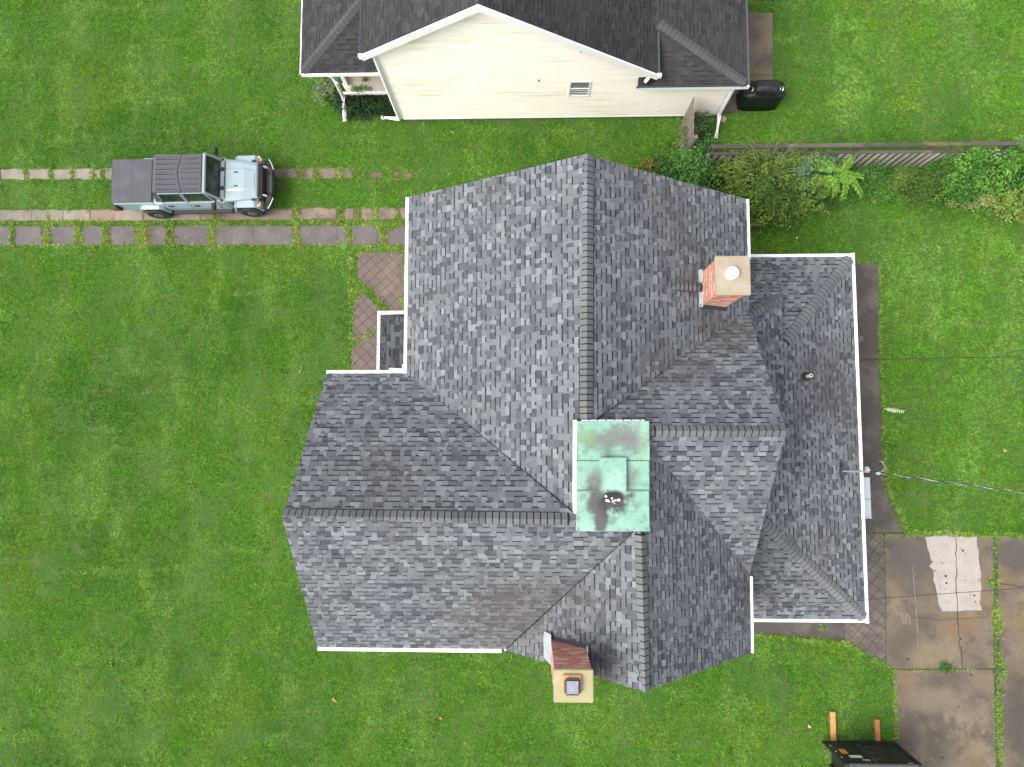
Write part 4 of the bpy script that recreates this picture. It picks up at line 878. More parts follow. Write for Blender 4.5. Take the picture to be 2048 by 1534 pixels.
# ------------------------------------------------------------------ covered grill
gc = G(1520, 205, 0); gx0, gx1, gy0, gy1 = 7.42, 8.72, 11.5, 12.15
gr_ = thing('covered_grill', 'barbecue grill under a black cover beside the cream house', 'grill', (8.05, 11.8, 0))
def gsec(z, x0, x1, y0, y1, n=28, e=.35):
    o = []; cx, cy, a, b = (x0 + x1) / 2, (y0 + y1) / 2, (x1 - x0) / 2, (y1 - y0) / 2
    for k in range(n):
        w = 2 * math.pi * k / n; c_, s2 = math.cos(w), math.sin(w)
        j = 1 + (.025 * math.sin(7 * w + z * 3) if z < .9 else 0)
        o.append((cx + a * j * math.copysign(abs(c_) ** e, c_), cy + b * j * math.copysign(abs(s2) ** e, s2), z))
    return o
secs = [gsec(.03, 7.34, 8.74, 11.47, 12.2), gsec(.4, 7.37, 8.72, 11.5, 12.18), gsec(.78, 7.36, 8.76, 11.5, 12.15), gsec(.88, 7.40, 8.73, 11.53, 12.12), gsec(.91, 7.62, 8.52, 11.57, 12.08), gsec(1.08, 7.66, 8.49, 11.6, 12.05), gsec(1.15, 7.72, 8.43, 11.68, 11.97)]
loft('cover', 'grill_cover', secs, gr_, 0, True)
for x in (7.60, 8.53, 8.62):
    MB().tube([(x + .03 * math.sin(t * 3), 11.72 + .16 * t, .93 + .05 * math.sin(t * 3.1)) for t in np.linspace(0, 1, 7)], .013, 5).build('handle', 'silver', gr_)
for y in (11.62, 11.68, 11.76): MB().tube([(7.7, y, 1.10), (8.1, y + .03, 1.13), (8.45, y - .02, 1.1)], .012, 5).build('fold', 'grill_cover', gr_)
st = MB(); bm_ = [G(1447, 237, .08)]
st.lathe((bm_[0][0], bm_[0][1], 0), [(.11, 0), (.13, .04), (.1, .09), (.04, .11)], 9); s_o = st.build('stone', 'stone', smooth=False); tag(s_o, 'tan stone on the grass beside the downspout of the cream house', 'stone')

# ------------------------------------------------------------------ fences
fn = thing('fence', 'weathered grey picket fence behind the shrubs on the right', 'fence', (12, 9.4, 0))
FY = 9.39
x = 5.95; i = 0
while x < 20.5:
    h = 1.25 + random.uniform(-.03, .03)
    MB().box(x, x + .135 + random.uniform(-.012, .012), FY - .022 + random.uniform(-.006, .006), FY, .03, h).build('picket', 'weathered_wood', fn)
    MB().box(x + .13, x + .24, FY + .045, FY + .065, .03, h - .02).build('picket', 'shaded_wood', fn)
    x += .245
for zz in (.35, 1.1): MB().box(5.9, 20.5, FY, FY + .045, zz - .05, zz + .05).build('rail', 'dark_wood', fn)
for k, xx in enumerate(np.arange(6.0, 20.5, 2.44)):
    MB().box(xx - .05, xx + .05, FY + .066, FY + .16, 0, 1.70).build('post', 'dark_wood', fn)
    MB().box(xx + .0, min(xx + 2.435, 20.5), FY + .02, FY + .15, 1.65, 1.69 + random.uniform(0, .01)).build('top_rail', 'dark_wood', fn)
    MB().box(xx, min(xx + 2.435, 20.5), FY - .03, FY + .068, 1.245, 1.285).build('cap_rail', 'dark_wood', fn)
f2 = thing('privacy_fence', 'short tall wooden fence panel standing against the cream house wall', 'fence', (5.4, 10.6, 0))
for k in range(9):
    y = 11.12 - k * .145; h = 1.8 - k * .02
    MB().box(5.40, 5.42 + random.uniform(0, .006), y - .138, y, .02, h).build('board', 'brown_wood', f2)
for zz in (.4, 1.5): MB().box(5.428, 5.47, 9.85, 11.12, zz - .045, zz + .045).build('rail', 'dark_wood', f2)
MB().box(5.43, 5.52, 9.75, 9.84, 0, 1.75).build('post', 'brown_wood', f2)

# ------------------------------------------------------------------ dumpster and planks
dp = thing('dumpster', 'black roll-off dumpster with yellow and white stickers on the grass edge', 'dumpster', (10.7, -11.5, 0))
DY = -9.94; x0, x1 = 9.55, 11.9
MB().box(x0 + .22, x1 - .03, -14.5, DY - .12, .28, .36).build('floor', 'dumpster_paint', dp)
for (a, b) in ((x0 + .22, x0 + .27), (x1 - .08, x1 - .03)):
    MB().box(a, b, -14.5, DY - .12, .36, 1.70).build('side_wall', 'dumpster_paint', dp)
MB().box(x0 + .2, x0 + .32, -14.5, DY - .12, 1.70, 1.78).build('top_rail', 'dumpster_edge', dp, .01); MB().box(x1 - .12, x1 + .0, -14.5, DY - .12, 1.70, 1.78).build('top_rail', 'dumpster_edge', dp, .01)
for k in range(7): MB().box(x0 + .14, x0 + .219, -14.3 + k * .6, -14.2 + k * .6, .3, 1.69).build('side_rib', 'dumpster_paint', dp)
fr = MB().box(x0, x1, DY - .1, DY - .015, .12, .30).build('end_sill', 'dumpster_paint', dp, .012)
MB().box(x0 + .0, x0 + .14, DY - .1, DY - .002, .30, 1.76).build('end_post', 'dumpster_paint', dp, .012); MB().box(x1 - .13, x1, DY - .1, DY - .002, .30, 1.76).build('end_post', 'dumpster_paint', dp, .012)
MB().box(x0 + .145, x1 - .135, DY - .1, DY - .004, 1.66, 1.76).build('end_rail', 'dumpster_edge', dp, .01)
xm = x0 + 1.02
for (a, b) in ((x0 + .145, xm - .06), (xm + .06, x1 - .135)):
    dd = MB().box(a, b, DY - .08, DY - .03, .305, 1.655).build('door', 'dumpster_paint', dp, .01)
    MB().box(a + .03, b - .03, DY - .032, DY - .012, .34, .42).build('door_rib', 'dumpster_paint', dd, .008); MB().box(a + .03, b - .03, DY - .032, DY - .012, 1.5, 1.58).build('door_rib', 'dumpster_paint', dd, .008)
for xx in (xm - .05, xm + .03): MB().box(xx, xx + .03, DY - .06, DY + .01, .30, 1.66).build('latch_bar', 'dumpster_edge', dp, .006)
for zz in (.6, 1.0, 1.4): MB().box(xm + .055, xm + .25, DY - .03, DY + .015, zz - .03, zz + .03).build('hinge', 'dumpster_edge', dp, .008)
def sticker(px0, px1, zc, h, mat, nm='sticker'):
    a, b = px0, px1; return MB().box(a, b, DY - .031, DY - .0275, zc - h / 2, zc + h / 2).build(nm, mat, dp)
s1 = sticker(x0 + .26, x0 + .46, .86, .30, 'sticker_yellow'); s2 = sticker(x0 + .40, x0 + .78, 1.20, .17, 'sticker_white'); s3 = sticker(x0 + .75, x0 + .93, 1.47, .10, 'sticker_white') if 0 else sticker(x0 + .70, x0 + .92, 1.44, .08, 'sticker_white')
for dz in (-.05, .0, .05): MB().box(x0 + .31, x0 + .42, DY - .0272, DY - .0265, .86 + dz - .008, .86 + dz + .008).build('print_line', 'ink', s1)
for k in range(6): MB().box(x0 + .73 + k * .03, x0 + .745 + k * .03, DY - .0272, DY - .0265, 1.42, 1.46).build('print_line', 'ink', s3)
sticker(x1 - .36, x1 - .20, 1.62, .06, 'sticker_white')
for zz in (.55, .95, 1.35): MB().lathe((x0 + .09, DY + .0, zz), [(.025, -.01), (.025, .02)], 8, 'y').build('bolt', 'silver', dp)
for (xa, xb, ya, lab, mt) in ((1661, 1670.5, 1424, 'long pale orange plank under the left side of the black dumpster', 'new_plank'), (1750, 1759, 1439, 'shorter red-brown plank under the right side of the black dumpster', 'red_plank')):
    a = G(xa, ya, .1); b = G(xb, ya, .1)
    tag(MB().box(a[0], b[0], -14, a[1], .02, .115).build('plank', mt, None, .006), lab, 'plank', 'planks under the dumpster')
MB().box(x0 + .32, x0 + .44, -14.4, DY - .02, .118, .279).build('rail', 'dumpster_paint', dp); MB().box(x1 - .62, x1 - .5, -14.4, DY - .02, .118, .279).build('rail', 'dumpster_paint', dp)

# ------------------------------------------------------------------ plants
def leaves(m, c, n, size, asp, spread, tone=(.1, .9), flat=.5, col=None):
    """n leaf-sized faces gathered in small clumps through an ellipsoid"""
    cx, cy, cz, rx, ry, rz = c
    k = max(6, n // 26); V = []; Fc = []; T = []
    cl = []
    for _ in range(k):
        th = random.uniform(0, 2 * math.pi); u = random.uniform(-.1, 1); r = random.uniform(.45, 1.08) * (1 + .18 * math.sin(3 * th + cx) + .12 * math.sin(5 * th + cy))
        s_ = math.sqrt(max(0, 1 - u * u)); cl.append((cx + rx * r * s_ * math.cos(th), cy + ry * r * s_ * math.sin(th), cz + rz * r * u, random.random()))
    for i in range(n):
        q = cl[i % k]; p = np.array(q[:3]) + rng.normal(0, spread, 3) * np.array([1, 1, .7])
        if p[2] < .03: p[2] = .03 + random.random() * .1
        d = rng.normal(0, 1, 3); d[2] *= flat; d /= np.linalg.norm(d); nn = np.array([rng.normal(0, .45), rng.normal(0, .45), 1]); t = np.cross(d, nn); t /= np.linalg.norm(t)
        L = size * random.uniform(.6, 1.3); w = L * asp * .5; nb_ = np.cross(t, d) * L * .12
        base = len(V)
        V += [tuple(p - d * L * .5), tuple(p - t * w + nb_), tuple(p + d * L * .5 - np.array([0, 0, L * .15])), tuple(p + t * w + nb_)]
        Fc += [[base, base + 1, base + 2], [base, base + 2, base + 3]]; h = tone[0] + (tone[1] - tone[0]) * (.75 * q[3] + .25 * random.random()); T += [h, min(1, h + .08)]
    n0 = len(m.v); m.v += V; m.f += [[a + n0 for a in f] for f in Fc]; m.t += T
def shrub(name, label, cat, blobs, mat, stems=5, group=None, h=None, stem_mat='bark'):
    b0 = blobs[0][0]; t = thing(name, label, cat, (b0[0], b0[1], 0), group=group); m = MB()
    for (c, n, size, asp, spread, tone) in blobs: leaves(m, c, n, size, asp, spread, tone)
    m.build('foliage', mat, t, fix=False)
    s_ = MB()
    for (c, *_r) in blobs:
        for k in range(stems):
            w = random.uniform(0, 6.28); e = (c[0] + .7 * c[3] * math.cos(w), c[1] + .7 * c[4] * math.sin(w), c[2] + .5 * c[5])
            s_.tube([(b0[0] + random.uniform(-.1, .1), b0[1] + random.uniform(-.1, .1), 0), ((b0[0] + e[0]) / 2, (b0[1] + e[1]) / 2, e[2] * .65), e], [.022, .015, .006], 5)
    s_.build('stem', stem_mat, t); return t
def blob(px, py, z, rx, ry, rz, n, size, asp=.5, spread=.1, tone=(.1, .9)):
    c = G(px, py, z); return ((c[0], c[1], z * .55, rx, ry, rz), n, size, asp, spread, tone)
shrub('leafy_shrub', 'fresh green leafy shrub between the north gable and the fence end', 'shrub', [blob(1385, 338, .9, .95, .8, .9, 3000, .11, .5, .13), blob(1335, 345, .7, .45, .45, .6, 700, .11, .5, .1, (0, .5)), blob(1402, 300, .8, .5, .5, .6, 700, .1, .5, .1)], 'leaf_green')
fo = shrub('arching_shrub', 'big olive green shrub with long thin arching canes near the house corner', 'shrub', [blob(1540, 378, 1.6, 1.45, 1.0, 1.3, 6000, .12, .45, .11, (-.15, .95)), blob(1500, 325, 1.4, 1.0, .55, .9, 2000, .1, .4, .11, (.1, 1)), blob(1595, 318, 1.4, .8, .4, .8, 1500, .1, .45, .1, (.3, 1)), blob(1580, 412, 1.2, .85, .5, 1.0, 2300, .115, .5, .1, (-.1, 1)), blob(1480, 380, 1.2, .7, .7, 1.0, 1500, .115, .45, .1, (-.1, .85))], 'leaf_olive', 6)
cm = MB(); ct = G(1520, 350, .8)
for k in range(34):
    w = random.uniform(0, 6.28); r = random.uniform(.9, 1.9); e = (ct[0] + r * math.cos(w), ct[1] + r * .7 * math.sin(w) + .1)
    mid = (ct[0] + r * .5 * math.cos(w + .15), ct[1] + r * .38 * math.sin(w + .15), random.uniform(1.9, 2.4))
    pts = [Vector((ct[0] + random.uniform(-.3, .3), ct[1] + random.uniform(-.2, .2), .9)), Vector(mid), Vector((*e, random.uniform(1.2, 1.8)))]
    path = [tuple(pts[0] * (1 - t) ** 2 + pts[1] * 2 * t * (1 - t) + pts[2] * t * t) for t in np.linspace(0, 1, 7)]
    cm.tube(path, [.011, .01, .009, .008, .007, .006, .004], 4)
cm.build('canes', 'cane', fo, kind='stuff', fix=False)
shrub('blue_leaf_plant', 'blue-green round-leaved plant between the arching shrub and the feathery plant', 'plant', [blob(1610, 352, 1.6, .45, .5, 1.0, 520, .19, .7, .1, (.2, 1)), blob(1655, 322, 1.3, .65, .25, .6, 420, .17, .75, .1, (.2, 1))], 'leaf_blue')
ail = thing('feathery_plant', 'lime green plant with long feather-like fronds in front of the pickets', 'plant', (*G(1668, 352, 0)[:2], 0))
ac = Vector(G(1672, 350, 1.3))
def frond(mat, c, w, L, rise, par, nl=11, ls=.17, drop=.5, nm='frond'):
    m = MB(); pts = []
    for t in np.linspace(0, 1, 9): pts.append(Vector((c[0] + L * t * math.cos(w), c[1] + L * t * math.sin(w), c[2] + rise * t - drop * t * t)))
    m.tube([tuple(p) for p in pts], [.012] * 4 + [.008] * 3 + [.004] * 2, 4, tone=.6)
    for k in range(nl):
        t = .18 + .82 * k / (nl - 1); i = min(7, int(t * 8)); p = pts[i].lerp(pts[i + 1], t * 8 - i)
        for sd in (-1, 1):
            a = w + sd * (1.15 - .25 * t) + random.uniform(-.12, .12); l = ls * (1 - .45 * abs(t - .45)) * random.uniform(.85, 1.15)
            d = Vector((math.cos(a), math.sin(a), -.25)); sdv = Vector((-math.sin(a), math.cos(a), 0)) * l * .17
            m.face([p, p + d * l * .45 + sdv, p + d * l, p + d * l * .45 - sdv], tone=random.uniform(.35, 1))
    return m.build(nm, mat, par, fix=False)
for k in range(19):
    w = k * 2.4 + random.uniform(-.2, .2); frond('leaf_lime', ac + (Vector((random.uniform(.25, .5), random.uniform(-.1, .25), -.3)) if k % 3 == 2 else Vector((random.uniform(-.1, .1), random.uniform(-.1, .1), -.25 * (k > 9)))), w + random.uniform(-.3, .3), random.uniform(.5, 1.05) * (.85 if k > 9 else 1), .45, ail, drop=random.uniform(.45, .8))
MB().tube([(ac.x, ac.y, 0), (ac.x, ac.y, ac.z)], [.03, .02], 6).build('stem', 'cane', ail)
shrub('bushy_plant', 'mid green bushy plant right of the feathery plant', 'plant', [blob(1742, 352, .7, .55, .5, .6, 800, .1, .45, .1, (.2, .8))], 'leaf_green')
shrub('pale_flowered_plant', 'low green plant with a few pale blooms below the pickets', 'plant', [blob(1770, 378, .35, .7, .35, .3, 900, .08, .5, .1, (.3, 1))], 'leaf_bright')
fl_ = MB()
for px, py in ((1750, 355), (1754, 363), (1757, 372)):
    c = G(px, py, .6); fl_.lathe((c[0], c[1], .55), [(.02, 0), (.06, .04), (.03, .06)], 7)
shrub('round_bush', 'small round olive bush under the middle of the picket fence', 'shrub', [blob(1806, 352, .7, .5, .42, .55, 1000, .075, .45, .09, (.3, .8))], 'leaf_olive')
shrub('dusky_shrub', 'dusky dark olive shrub below the pickets left of the big bright bush', 'shrub', [blob(1845, 372, .8, .75, .5, .75, 2200, .09, .5, .1, (0, .6)), blob(1885, 350, .9, .5, .45, .6, 900, .1, .5, .1, (0, .5))], 'leaf_olive')
shrub('bright_bush', 'big bright green bush covering the fence on the right', 'shrub', [blob(1945, 325, 1.25, .85, .6, 1.0, 2000, .13, .55, .13, (.2, 1)), blob(1935, 370, .9, .9, .5, .7, 1500, .13, .5, .13, (.0, .8)), blob(1965, 355, 1.1, .5, .5, .9, 700, .14, .5, .1, (.4, 1)), blob(1895, 335, .9, .5, .4, .7, 800, .1, .5, .1, (0, .6))], 'leaf_bright')
shrub('broad_leaf_bush', 'broad-leaved vivid green bush cut by the right picture edge', 'shrub', [blob(2040, 318, 1.3, .7, .55, 1.0, 900, .22, .5, .13, (.3, 1)), blob(2045, 355, 1.0, .7, .5, .8, 700, .2, .5, .13, (.1, .9))], 'leaf_bright')
shrub('cream_plant', 'cream variegated plant at the lawn edge right of its smaller twin', 'plant', [blob(1978, 396, .45, .42, .28, .3, 520, .09, .5, .08), blob(1985, 383, .5, .2, .2, .3, 120, .1, .4, .06)], 'leaf_cream', 3)
shrub('cream_plant', 'smaller cream variegated plant left of the larger one', 'plant', [blob(1925, 398, .4, .32, .25, .25, 300, .09, .45, .08, (0, .7))], 'leaf_cream', 3)
shrub('yellow_green_bush', 'yellow-green low bush at the right picture edge below the vivid bush', 'shrub', [blob(2030, 400, .7, .75, .55, .65, 1600, .1, .5, .09, (.3, 1)), blob(2036, 425, .4, .6, .35, .3, 600, .09, .5, .08, (.6, 1))], 'leaf_olive')
shrub('weedy_vine', 'pale weedy vine climbing the fence panel by the cream house', 'vine', [blob(1378, 268, .9, .3, .75, .7, 800, .09, .4, .09), blob(1400, 245, .6, .5, .4, .5, 800, .09, .5, .1, (.0, .4))], 'leaf_pale')
shrub('vine', 'dark vine growing between the fence panel and the downspout', 'vine', [blob(1406, 255, .5, .32, .4, .4, 700, .1, .5, .1, (0, .55))], 'leaf_green')
shrub('grass_clump', 'tall straw-coloured grass clump by the north gable edge', 'plant', [blob(1297, 334, .4, .4, .25, .4, 500, .3, .06, .08)], 'leaf_straw', 2)
shrub('ivy_bed', 'dark green ivy bed below the beige porch', 'ivy', [blob(735, 208, .2, 1.15, .5, .3, 3600, .075, .6, .1, (0, .7)), blob(690, 208, .3, .4, .4, .3, 500, .08, .6, .1, (.1, .8))], 'leaf_ivy', 3)
shrub('porch_vine', 'leafy vine creeping up over the beige porch edge', 'vine', [((*G(722, 178, .7)[:2], .62, .3, .12, .1), 160, .07, .5, .06, (.3, 1)), ((*G(728, 165, .7)[:2], .65, .12, .25, .08), 120, .06, .5, .05, (.3, 1))], 'leaf_green', 2)
shrub('pale_weed', 'pale weeds beside the left downspout of the porch roof', 'weed', [blob(650, 175, .4, .45, .5, .35, 900, .08, .5, .1, (.1, .9)), blob(640, 180, .3, .12, .3, .2, 120, .1, .4, .05, (.7, 1))], 'leaf_pale')
shrub('weed', 'yellow-green lily-like weed in front of the ivy bed', 'weed', [blob(697, 218, .25, .14, .25, .2, 60, .22, .15, .05, (.5, 1)), blob(752, 205, .3, .25, .2, .2, 90, .2, .2, .06, (.4, .9))], 'leaf_bright', 2)
gcv = MB()
for (px, py, rx, ry, n) in ((1690, 395, .6, .25, 500), (1770, 398, .8, .14, 500), (1830, 398, .7, .2, 600), (1900, 400, .6, .2, 600), (1960, 410, .6, .2, 500), (1760, 370, 1.0, .5, 1500), (1825, 378, .9, .35, 1000), (1995, 420, .5, .25, 500), (1820, 345, 1.8, .25, 1400), (1600, 300, .7, .2, 300), (1330, 300, .4, .3, 200)):
    c = G(px, py, .1); leaves(gcv, (c[0], c[1], .05, rx, ry, .16), n, .075, .5, .09, (.1, 1))
tag(gcv.build('ground_cover', 'leaf_bright', fix=False), kind='stuff')
gcv = MB()
for (px, py, rx, ry, n) in ((1500, 440, .9, .25, 900), (1440, 390, .5, .5, 900), (1660, 410, .4, .2, 300), (1880, 395, .8, .25, 900), (1460, 320, .5, .3, 500)):
    c = G(px, py, .1); leaves(gcv, (c[0], c[1], .04, rx, ry, .14), n, .075, .5, .1, (0, .6))
tag(gcv.build('undergrowth', 'leaf_olive', fix=False), kind='stuff')
for (px, py, sc, lab) in ((1890, 1334, .16, 'small dark weed on the joint of the concrete drive'), (2000, 1345, .22, 'pale spiky weed in the grass joint of the drive')):
    shrub('weed', lab, 'weed', [((*G(px, py, .05)[:2], .03, sc * 1.2, sc * .7, .08), 160, .08, .45, .05, (.1, .7))], 'leaf_green' if sc < .2 else 'leaf_pale', 1)
fr_ = thing('fallen_frond', 'dry pale fern frond lying on the lawn by the east path', 'frond', (*G(1780, 822)[:2], 0))
frond('pale_leaf', (*G(1766, 818)[:2], .09), -.15, .62, .02, fr_, 9, .1, .01, 'leaflets')
tw = thing('fallen_twig', 'bare grey twig on the grass below the pickets', 'twig', (*G(1745, 394)[:2], 0))
MB().tube([G(1722, 393, .08), G(1745, 396, .1), G(1765, 394, .08)], .02, 5).build('wood', 'bark', tw)
# single fallen leaves
for i, (px, py, mt, lab) in enumerate([(1518, 464, 'leaf_litter', 'brown fallen leaf on the lawn below the arching shrub'), (1749, 406, 'leaf_litter', 'red-brown fallen leaves on the grass beside the twig'), (1657, 426, 'leaf_litter', 'small tan fallen leaf under the feathery plant'), (670, 1400, 'leaf_litter', 'red fallen leaf on the south lawn near the house'), (1617, 1452, 'leaf_litter', 'brown fallen leaf left of the pale plank'),
        (1580, 452, 'pale_leaf', 'pale slender fallen leaf on the lawn right of the arching shrub'), (1672, 505, 'pale_leaf', 'pale fallen leaf by the addition gutter'), (884, 1436, 'leaf_litter', 'rusty fallen leaf on the south lawn'), (1820, 400, 'pale_leaf', 'pale split leaf at the edge of the flower bed'), (1597, 477, 'pale_leaf', 'tiny pale fallen leaf above the addition roof'), (2010, 900, 'leaf_litter', 'dull red leaf on the east lawn')]):
    c = G(px, py, .07); m = MB()
    for k in range(3 if mt == 'leaf_litter' else 1):
        w = random.uniform(0, 6.28); l = random.uniform(.04, .07); o = (c[0] + random.uniform(-.06, .06), c[1] + random.uniform(-.05, .05))
        d = (math.cos(w) * l, math.sin(w) * l); t = (-d[1] * .45, d[0] * .45)
        m.hexa([(o[0] - d[0], o[1] - d[1], .07), (o[0] + t[0], o[1] + t[1], .085), (o[0] + d[0], o[1] + d[1], .07), (o[0] - t[0], o[1] - t[1], .085)], [(o[0] - d[0], o[1] - d[1], .074), (o[0] + t[0], o[1] + t[1], .09), (o[0] + d[0], o[1] + d[1], .074), (o[0] - t[0], o[1] - t[1], .09)])
    tag(m.build('fallen_leaf', mt), lab, 'leaf', 'fallen leaves on the lawns')

# ------------------------------------------------------------------ grass
def tuft(name, mat, n, L, w, seed):
    r = random.Random(seed); v = []; f = []; tn = []
    for k in range(n):
        a = r.uniform(0, 6.28); o = (r.gauss(0, .035), r.gauss(0, .035)); t = r.uniform(.25, 1.25); l = L * r.uniform(.6, 1.2)
        d = (math.cos(a) * math.sin(t), math.sin(a) * math.sin(t), math.cos(t)); s_ = (-math.sin(a) * w / 2, math.cos(a) * w / 2)
        m = (o[0] + d[0] * l * .55, o[1] + d[1] * l * .55, d[2] * l * .6); e = (o[0] + d[0] * l * 1.1, o[1] + d[1] * l * 1.1, max(.01, d[2] * l * .75)); b = len(v)
        v += [(o[0] - s_[0], o[1] - s_[1], -.01), (o[0] + s_[0], o[1] + s_[1], -.01), (m[0] + s_[0], m[1] + s_[1], m[2]), (m[0] - s_[0], m[1] - s_[1], m[2]), e]
        f += [[b, b + 1, b + 2, b + 3], [b + 3, b + 2, b + 4]]; tn += [r.uniform(0, 1)] * 2
    me = bpy.data.meshes.new(name); me.from_pydata(v, [], f); me.attributes.new('tone', 'FLOAT', 'FACE').data.foreach_set('value', tn); me.materials.append(MATS[mat]); return bpy.data.objects.new(name, me)
def scatter(name, pts, scl, tuft_ob, mat):
    me = bpy.data.meshes.new(name); me.from_pydata(pts.tolist(), [], [])
    me.attributes.new('rot', 'FLOAT_VECTOR', 'POINT').data.foreach_set('vector', np.stack([rng.normal(0, .12, len(pts)), rng.normal(0, .12, len(pts)), rng.uniform(0, 6.28, len(pts))], 1).ravel())
    me.attributes.new('scl', 'FLOAT', 'POINT').data.foreach_set('value', scl)
    me.materials.append(MATS[mat])
    o = link(bpy.data.objects.new(name, me)); tag(o, kind='stuff')
    g = bpy.data.node_groups.new(name, 'GeometryNodeTree'); g.interface.new_socket('Geometry', in_out='INPUT', socket_type='NodeSocketGeometry'); g.interface.new_socket('Geometry', in_out='OUTPUT', socket_type='NodeSocketGeometry')
    N = g.nodes; L = g.links; gi = N.new('NodeGroupInput'); go = N.new('NodeGroupOutput'); ip = N.new('GeometryNodeInstanceOnPoints'); oi = N.new('GeometryNodeObjectInfo')
    oi.inputs['Object'].default_value = tuft_ob
    na = N.new('GeometryNodeInputNamedAttribute'); na.data_type = 'FLOAT_VECTOR'; na.inputs['Name'].default_value = 'rot'
    nc = N.new('GeometryNodeInputNamedAttribute'); nc.data_type = 'FLOAT'; nc.inputs['Name'].default_value = 'scl'
    L.new(gi.outputs[0], ip.inputs['Points']); L.new(oi.outputs['Geometry'], ip.inputs['Instance']); L.new(na.outputs[0], ip.inputs['Rotation']); L.new(nc.outputs[0], ip.inputs['Scale']); L.new(ip.outputs[0], go.inputs[0])
    md = o.modifiers.new('grass', 'NODES'); md.node_group = g; return o
ND = 380
area_ = (SX + 21) * (SY + 13); n = int(area_ * ND)
pts = np.stack([rng.uniform(-21, SX, n), rng.uniform(-13, SY, n), np.zeros(n)], 1)
keep = np.ones(n, bool)
for poly in BEDS: keep &= ~inside(pts, poly) | (rng.random(n) < .3)
jit = pts + np.concatenate([rng.normal(0, .06, (n, 2)), np.zeros((n, 1))], 1)
for poly in NOGRASS: keep &= ~inside(jit, poly)
keep &= ~inside(pts, GG([(1060, 240), (1110, 240), (1120, 268), (1090, 280), (1050, 262)])) | (rng.random(n) < .55)
keep &= ~inside(pts, [(-14, 7.6), (-9.3, 7.6), (-9.3, 9.7), (-14, 9.7)]) | (rng.random(n) < .4)
f_ = np.sin(pts[:, 0] * 1.1 + 2.2 * np.sin(pts[:, 1] * .63 + 1)) + np.sin(pts[:, 1] * 1.37 + 1.9 * np.sin(pts[:, 0] * .51)) + .8 * np.sin(pts[:, 0] * 3.1 + pts[:, 1] * 2.3 + 2 * np.sin(pts[:, 1] * 1.7))
keep &= (f_ > -1.75) | (rng.random(n) < .5)          # thin spots
for px, py, rr in ((340, 570, .6), (300, 545, .5), (330, 700, .5), (560, 1000, .4), (1600, 940, .5), (1830, 1000, .7), (1820, 900, .5), (1280, 560, .1), (700, 1420, .5), (1560, 1370, .6), (1905, 960, .4), (1640, 60, .5), (130, 700, .4), (520, 640, .35)):
    c = G(px, py); keep &= (np.hypot(pts[:, 0] - c[0], (pts[:, 1] - c[1]) * 1.5) > rr * rng.uniform(.4, 1.3, n)) | (rng.random(n) < .45)
pts = pts[keep]; k = len(pts)
# clumps of longer and shorter grass
sc_ = .8 + .25 * np.sin(pts[:, 0] * 1.7 + 2 * np.sin(pts[:, 1] * .9)) * np.sin(pts[:, 1] * 1.3 + 1.5 * np.sin(pts[:, 0] * .7)) + rng.normal(0, .14, k)
a0 = np.hypot(pts[:, 0] + 17, pts[:, 1] - 2); sc_ += np.where((pts[:, 0] < -4) & (pts[:, 1] < 6.5), .10 * np.sin(a0 * 2 * math.pi / 1.3 + .8 * np.sin(pts[:, 1] * .8)) * np.clip((a0 - 5) / 2, 0, 1), 0)
sc_ = np.clip(sc_, .4, 1.4)
sel = rng.random(k) < .5
scatter('lawn_grass', pts[sel], sc_[sel], tuft('grass_tuft', 'grass_blade', 11, .058, .009, 1), 'grass_blade')
scatter('lawn_grass', pts[~sel], sc_[~sel], tuft('grass_tuft', 'grass_blade', 10, .064, .010, 2), 'grass_blade')
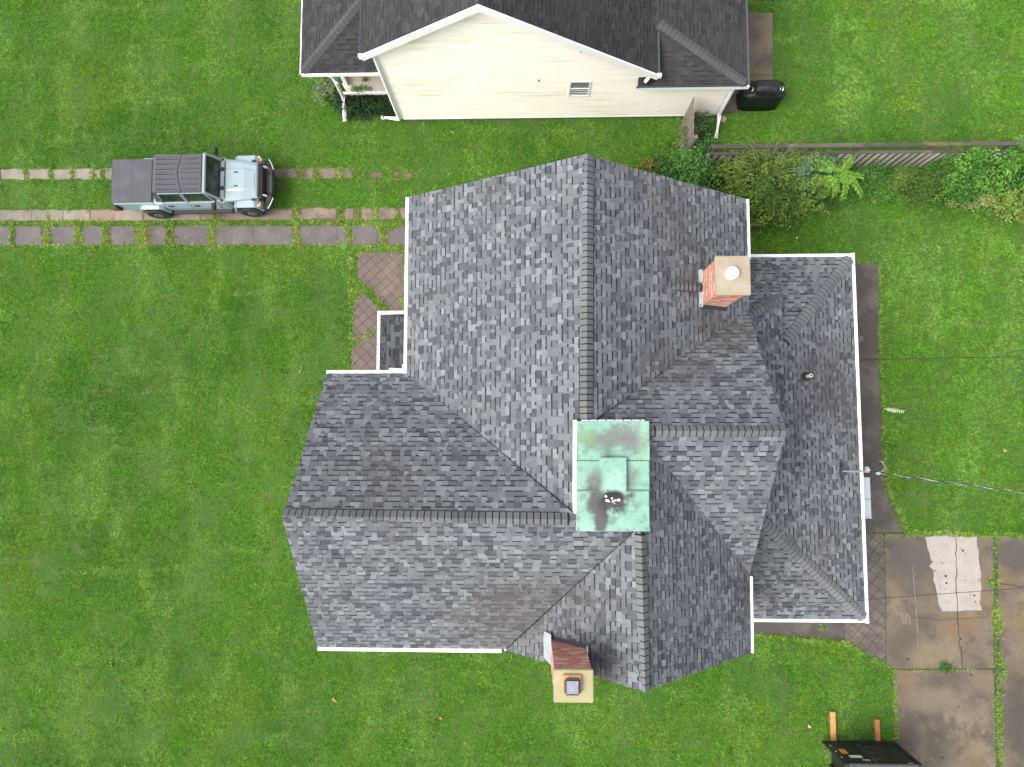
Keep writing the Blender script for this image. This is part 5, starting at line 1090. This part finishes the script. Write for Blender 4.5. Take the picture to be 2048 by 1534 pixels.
# taller, yellower grass in the joints
jp = []
def jline(a, b, n, w):
    for _ in range(n):
        t = random.random(); p = G(a[0] + (b[0] - a[0]) * t + random.gauss(0, w), a[1] + (b[1] - a[1]) * t + random.gauss(0, w * .8)); jp.append((p[0], p[1], .005))
for (x, w) in ((25, 3), (94, 5), (157, 5), (213, 5), (276, 5), (288, 4), (341, 5), (425, 5), (592, 5), (697, 5)): jline((x, 450), (x, 494), 46, w)
for (x, w) in ((53, 2), (103, 3), (145, 3), (188, 4), (206, 4), (598, 4), (635, 4), (683, 2), (710, 8)): jline((x, 338), (x, 360), 18, w)
for (x, w) in ((97, 2), (593, 5), (680, 5), (714, 5), (750, 4), (796, 3), (430, 3)): jline((x, 419), (x, 445), 16, w)
jline((0, 447), (830, 446), 420, 3); jline((0, 493), (700, 493), 200, 2.5); jline((704, 497), (818, 497), 90, 4); jline((760, 452), (772, 492), 60, 3); jline((757, 455), (800, 449), 50, 4)
jline((708, 556), (776, 624), 100, 4); jline((704, 600), (718, 572), 50, 5); jline((760, 655), (705, 690), 45, 3); jline((704, 700), (704, 500), 90, 4); jline((815, 500), (812, 560), 70, 4); jline((808, 590), (812, 618), 40, 4)
jline((1989, 1072), (1998, 1534), 80, 2); jline((1996, 1370), (2000, 1534), 80, 2.5); jline((1990, 1215), (1996, 1262), 90, 4); jline((1996, 1320), (2002, 1356), 70, 5); jline((1978, 1158), (1990, 1170), 20, 5); jline((1770, 1337), (1990, 1338), 12, 1.5)
jline((1759, 530), (1759, 720), 60, 1.5); jline((1762, 720), (1772, 960), 80, 1.5); jline((1770, 960), (1812, 1063), 60, 2.5); jline((1812, 1066), (2048, 1071), 150, 3); jline((1503, 1269), (1690, 1286), 80, 2); jline((1690, 1286), (1785, 1340), 60, 2.5); jline((1787, 1345), (1790, 1480), 60, 2); jline((1635, 1262), (1648, 1256), 8, 3)
jp = np.array(jp); js = np.clip(rng.normal(.8, .2, len(jp)), .4, 1.3)
scatter('joint_grass', jp, js, tuft('joint_tuft', 'joint_blade', 11, .12, .012, 3), 'joint_blade')
# clover and weeds scattered in the lawn
nw = 3000; wp = np.stack([rng.uniform(-21, SX, nw), rng.uniform(-13, SY, nw), np.full(nw, .02)], 1)
kk = np.ones(nw, bool)
for poly in NOGRASS: kk &= ~inside(wp, poly)
dens = np.sin(wp[:, 0] * .8 + 1.3) * np.sin(wp[:, 1] * .9 + .4) + rng.normal(0, .5, nw); wp = wp[kk & (dens > .25)]
scatter('clover', wp, np.clip(rng.normal(1, .3, len(wp)), .5, 1.8), tuft('clover_tuft', 'grass_blade', 10, .06, .026, 4), 'grass_blade')
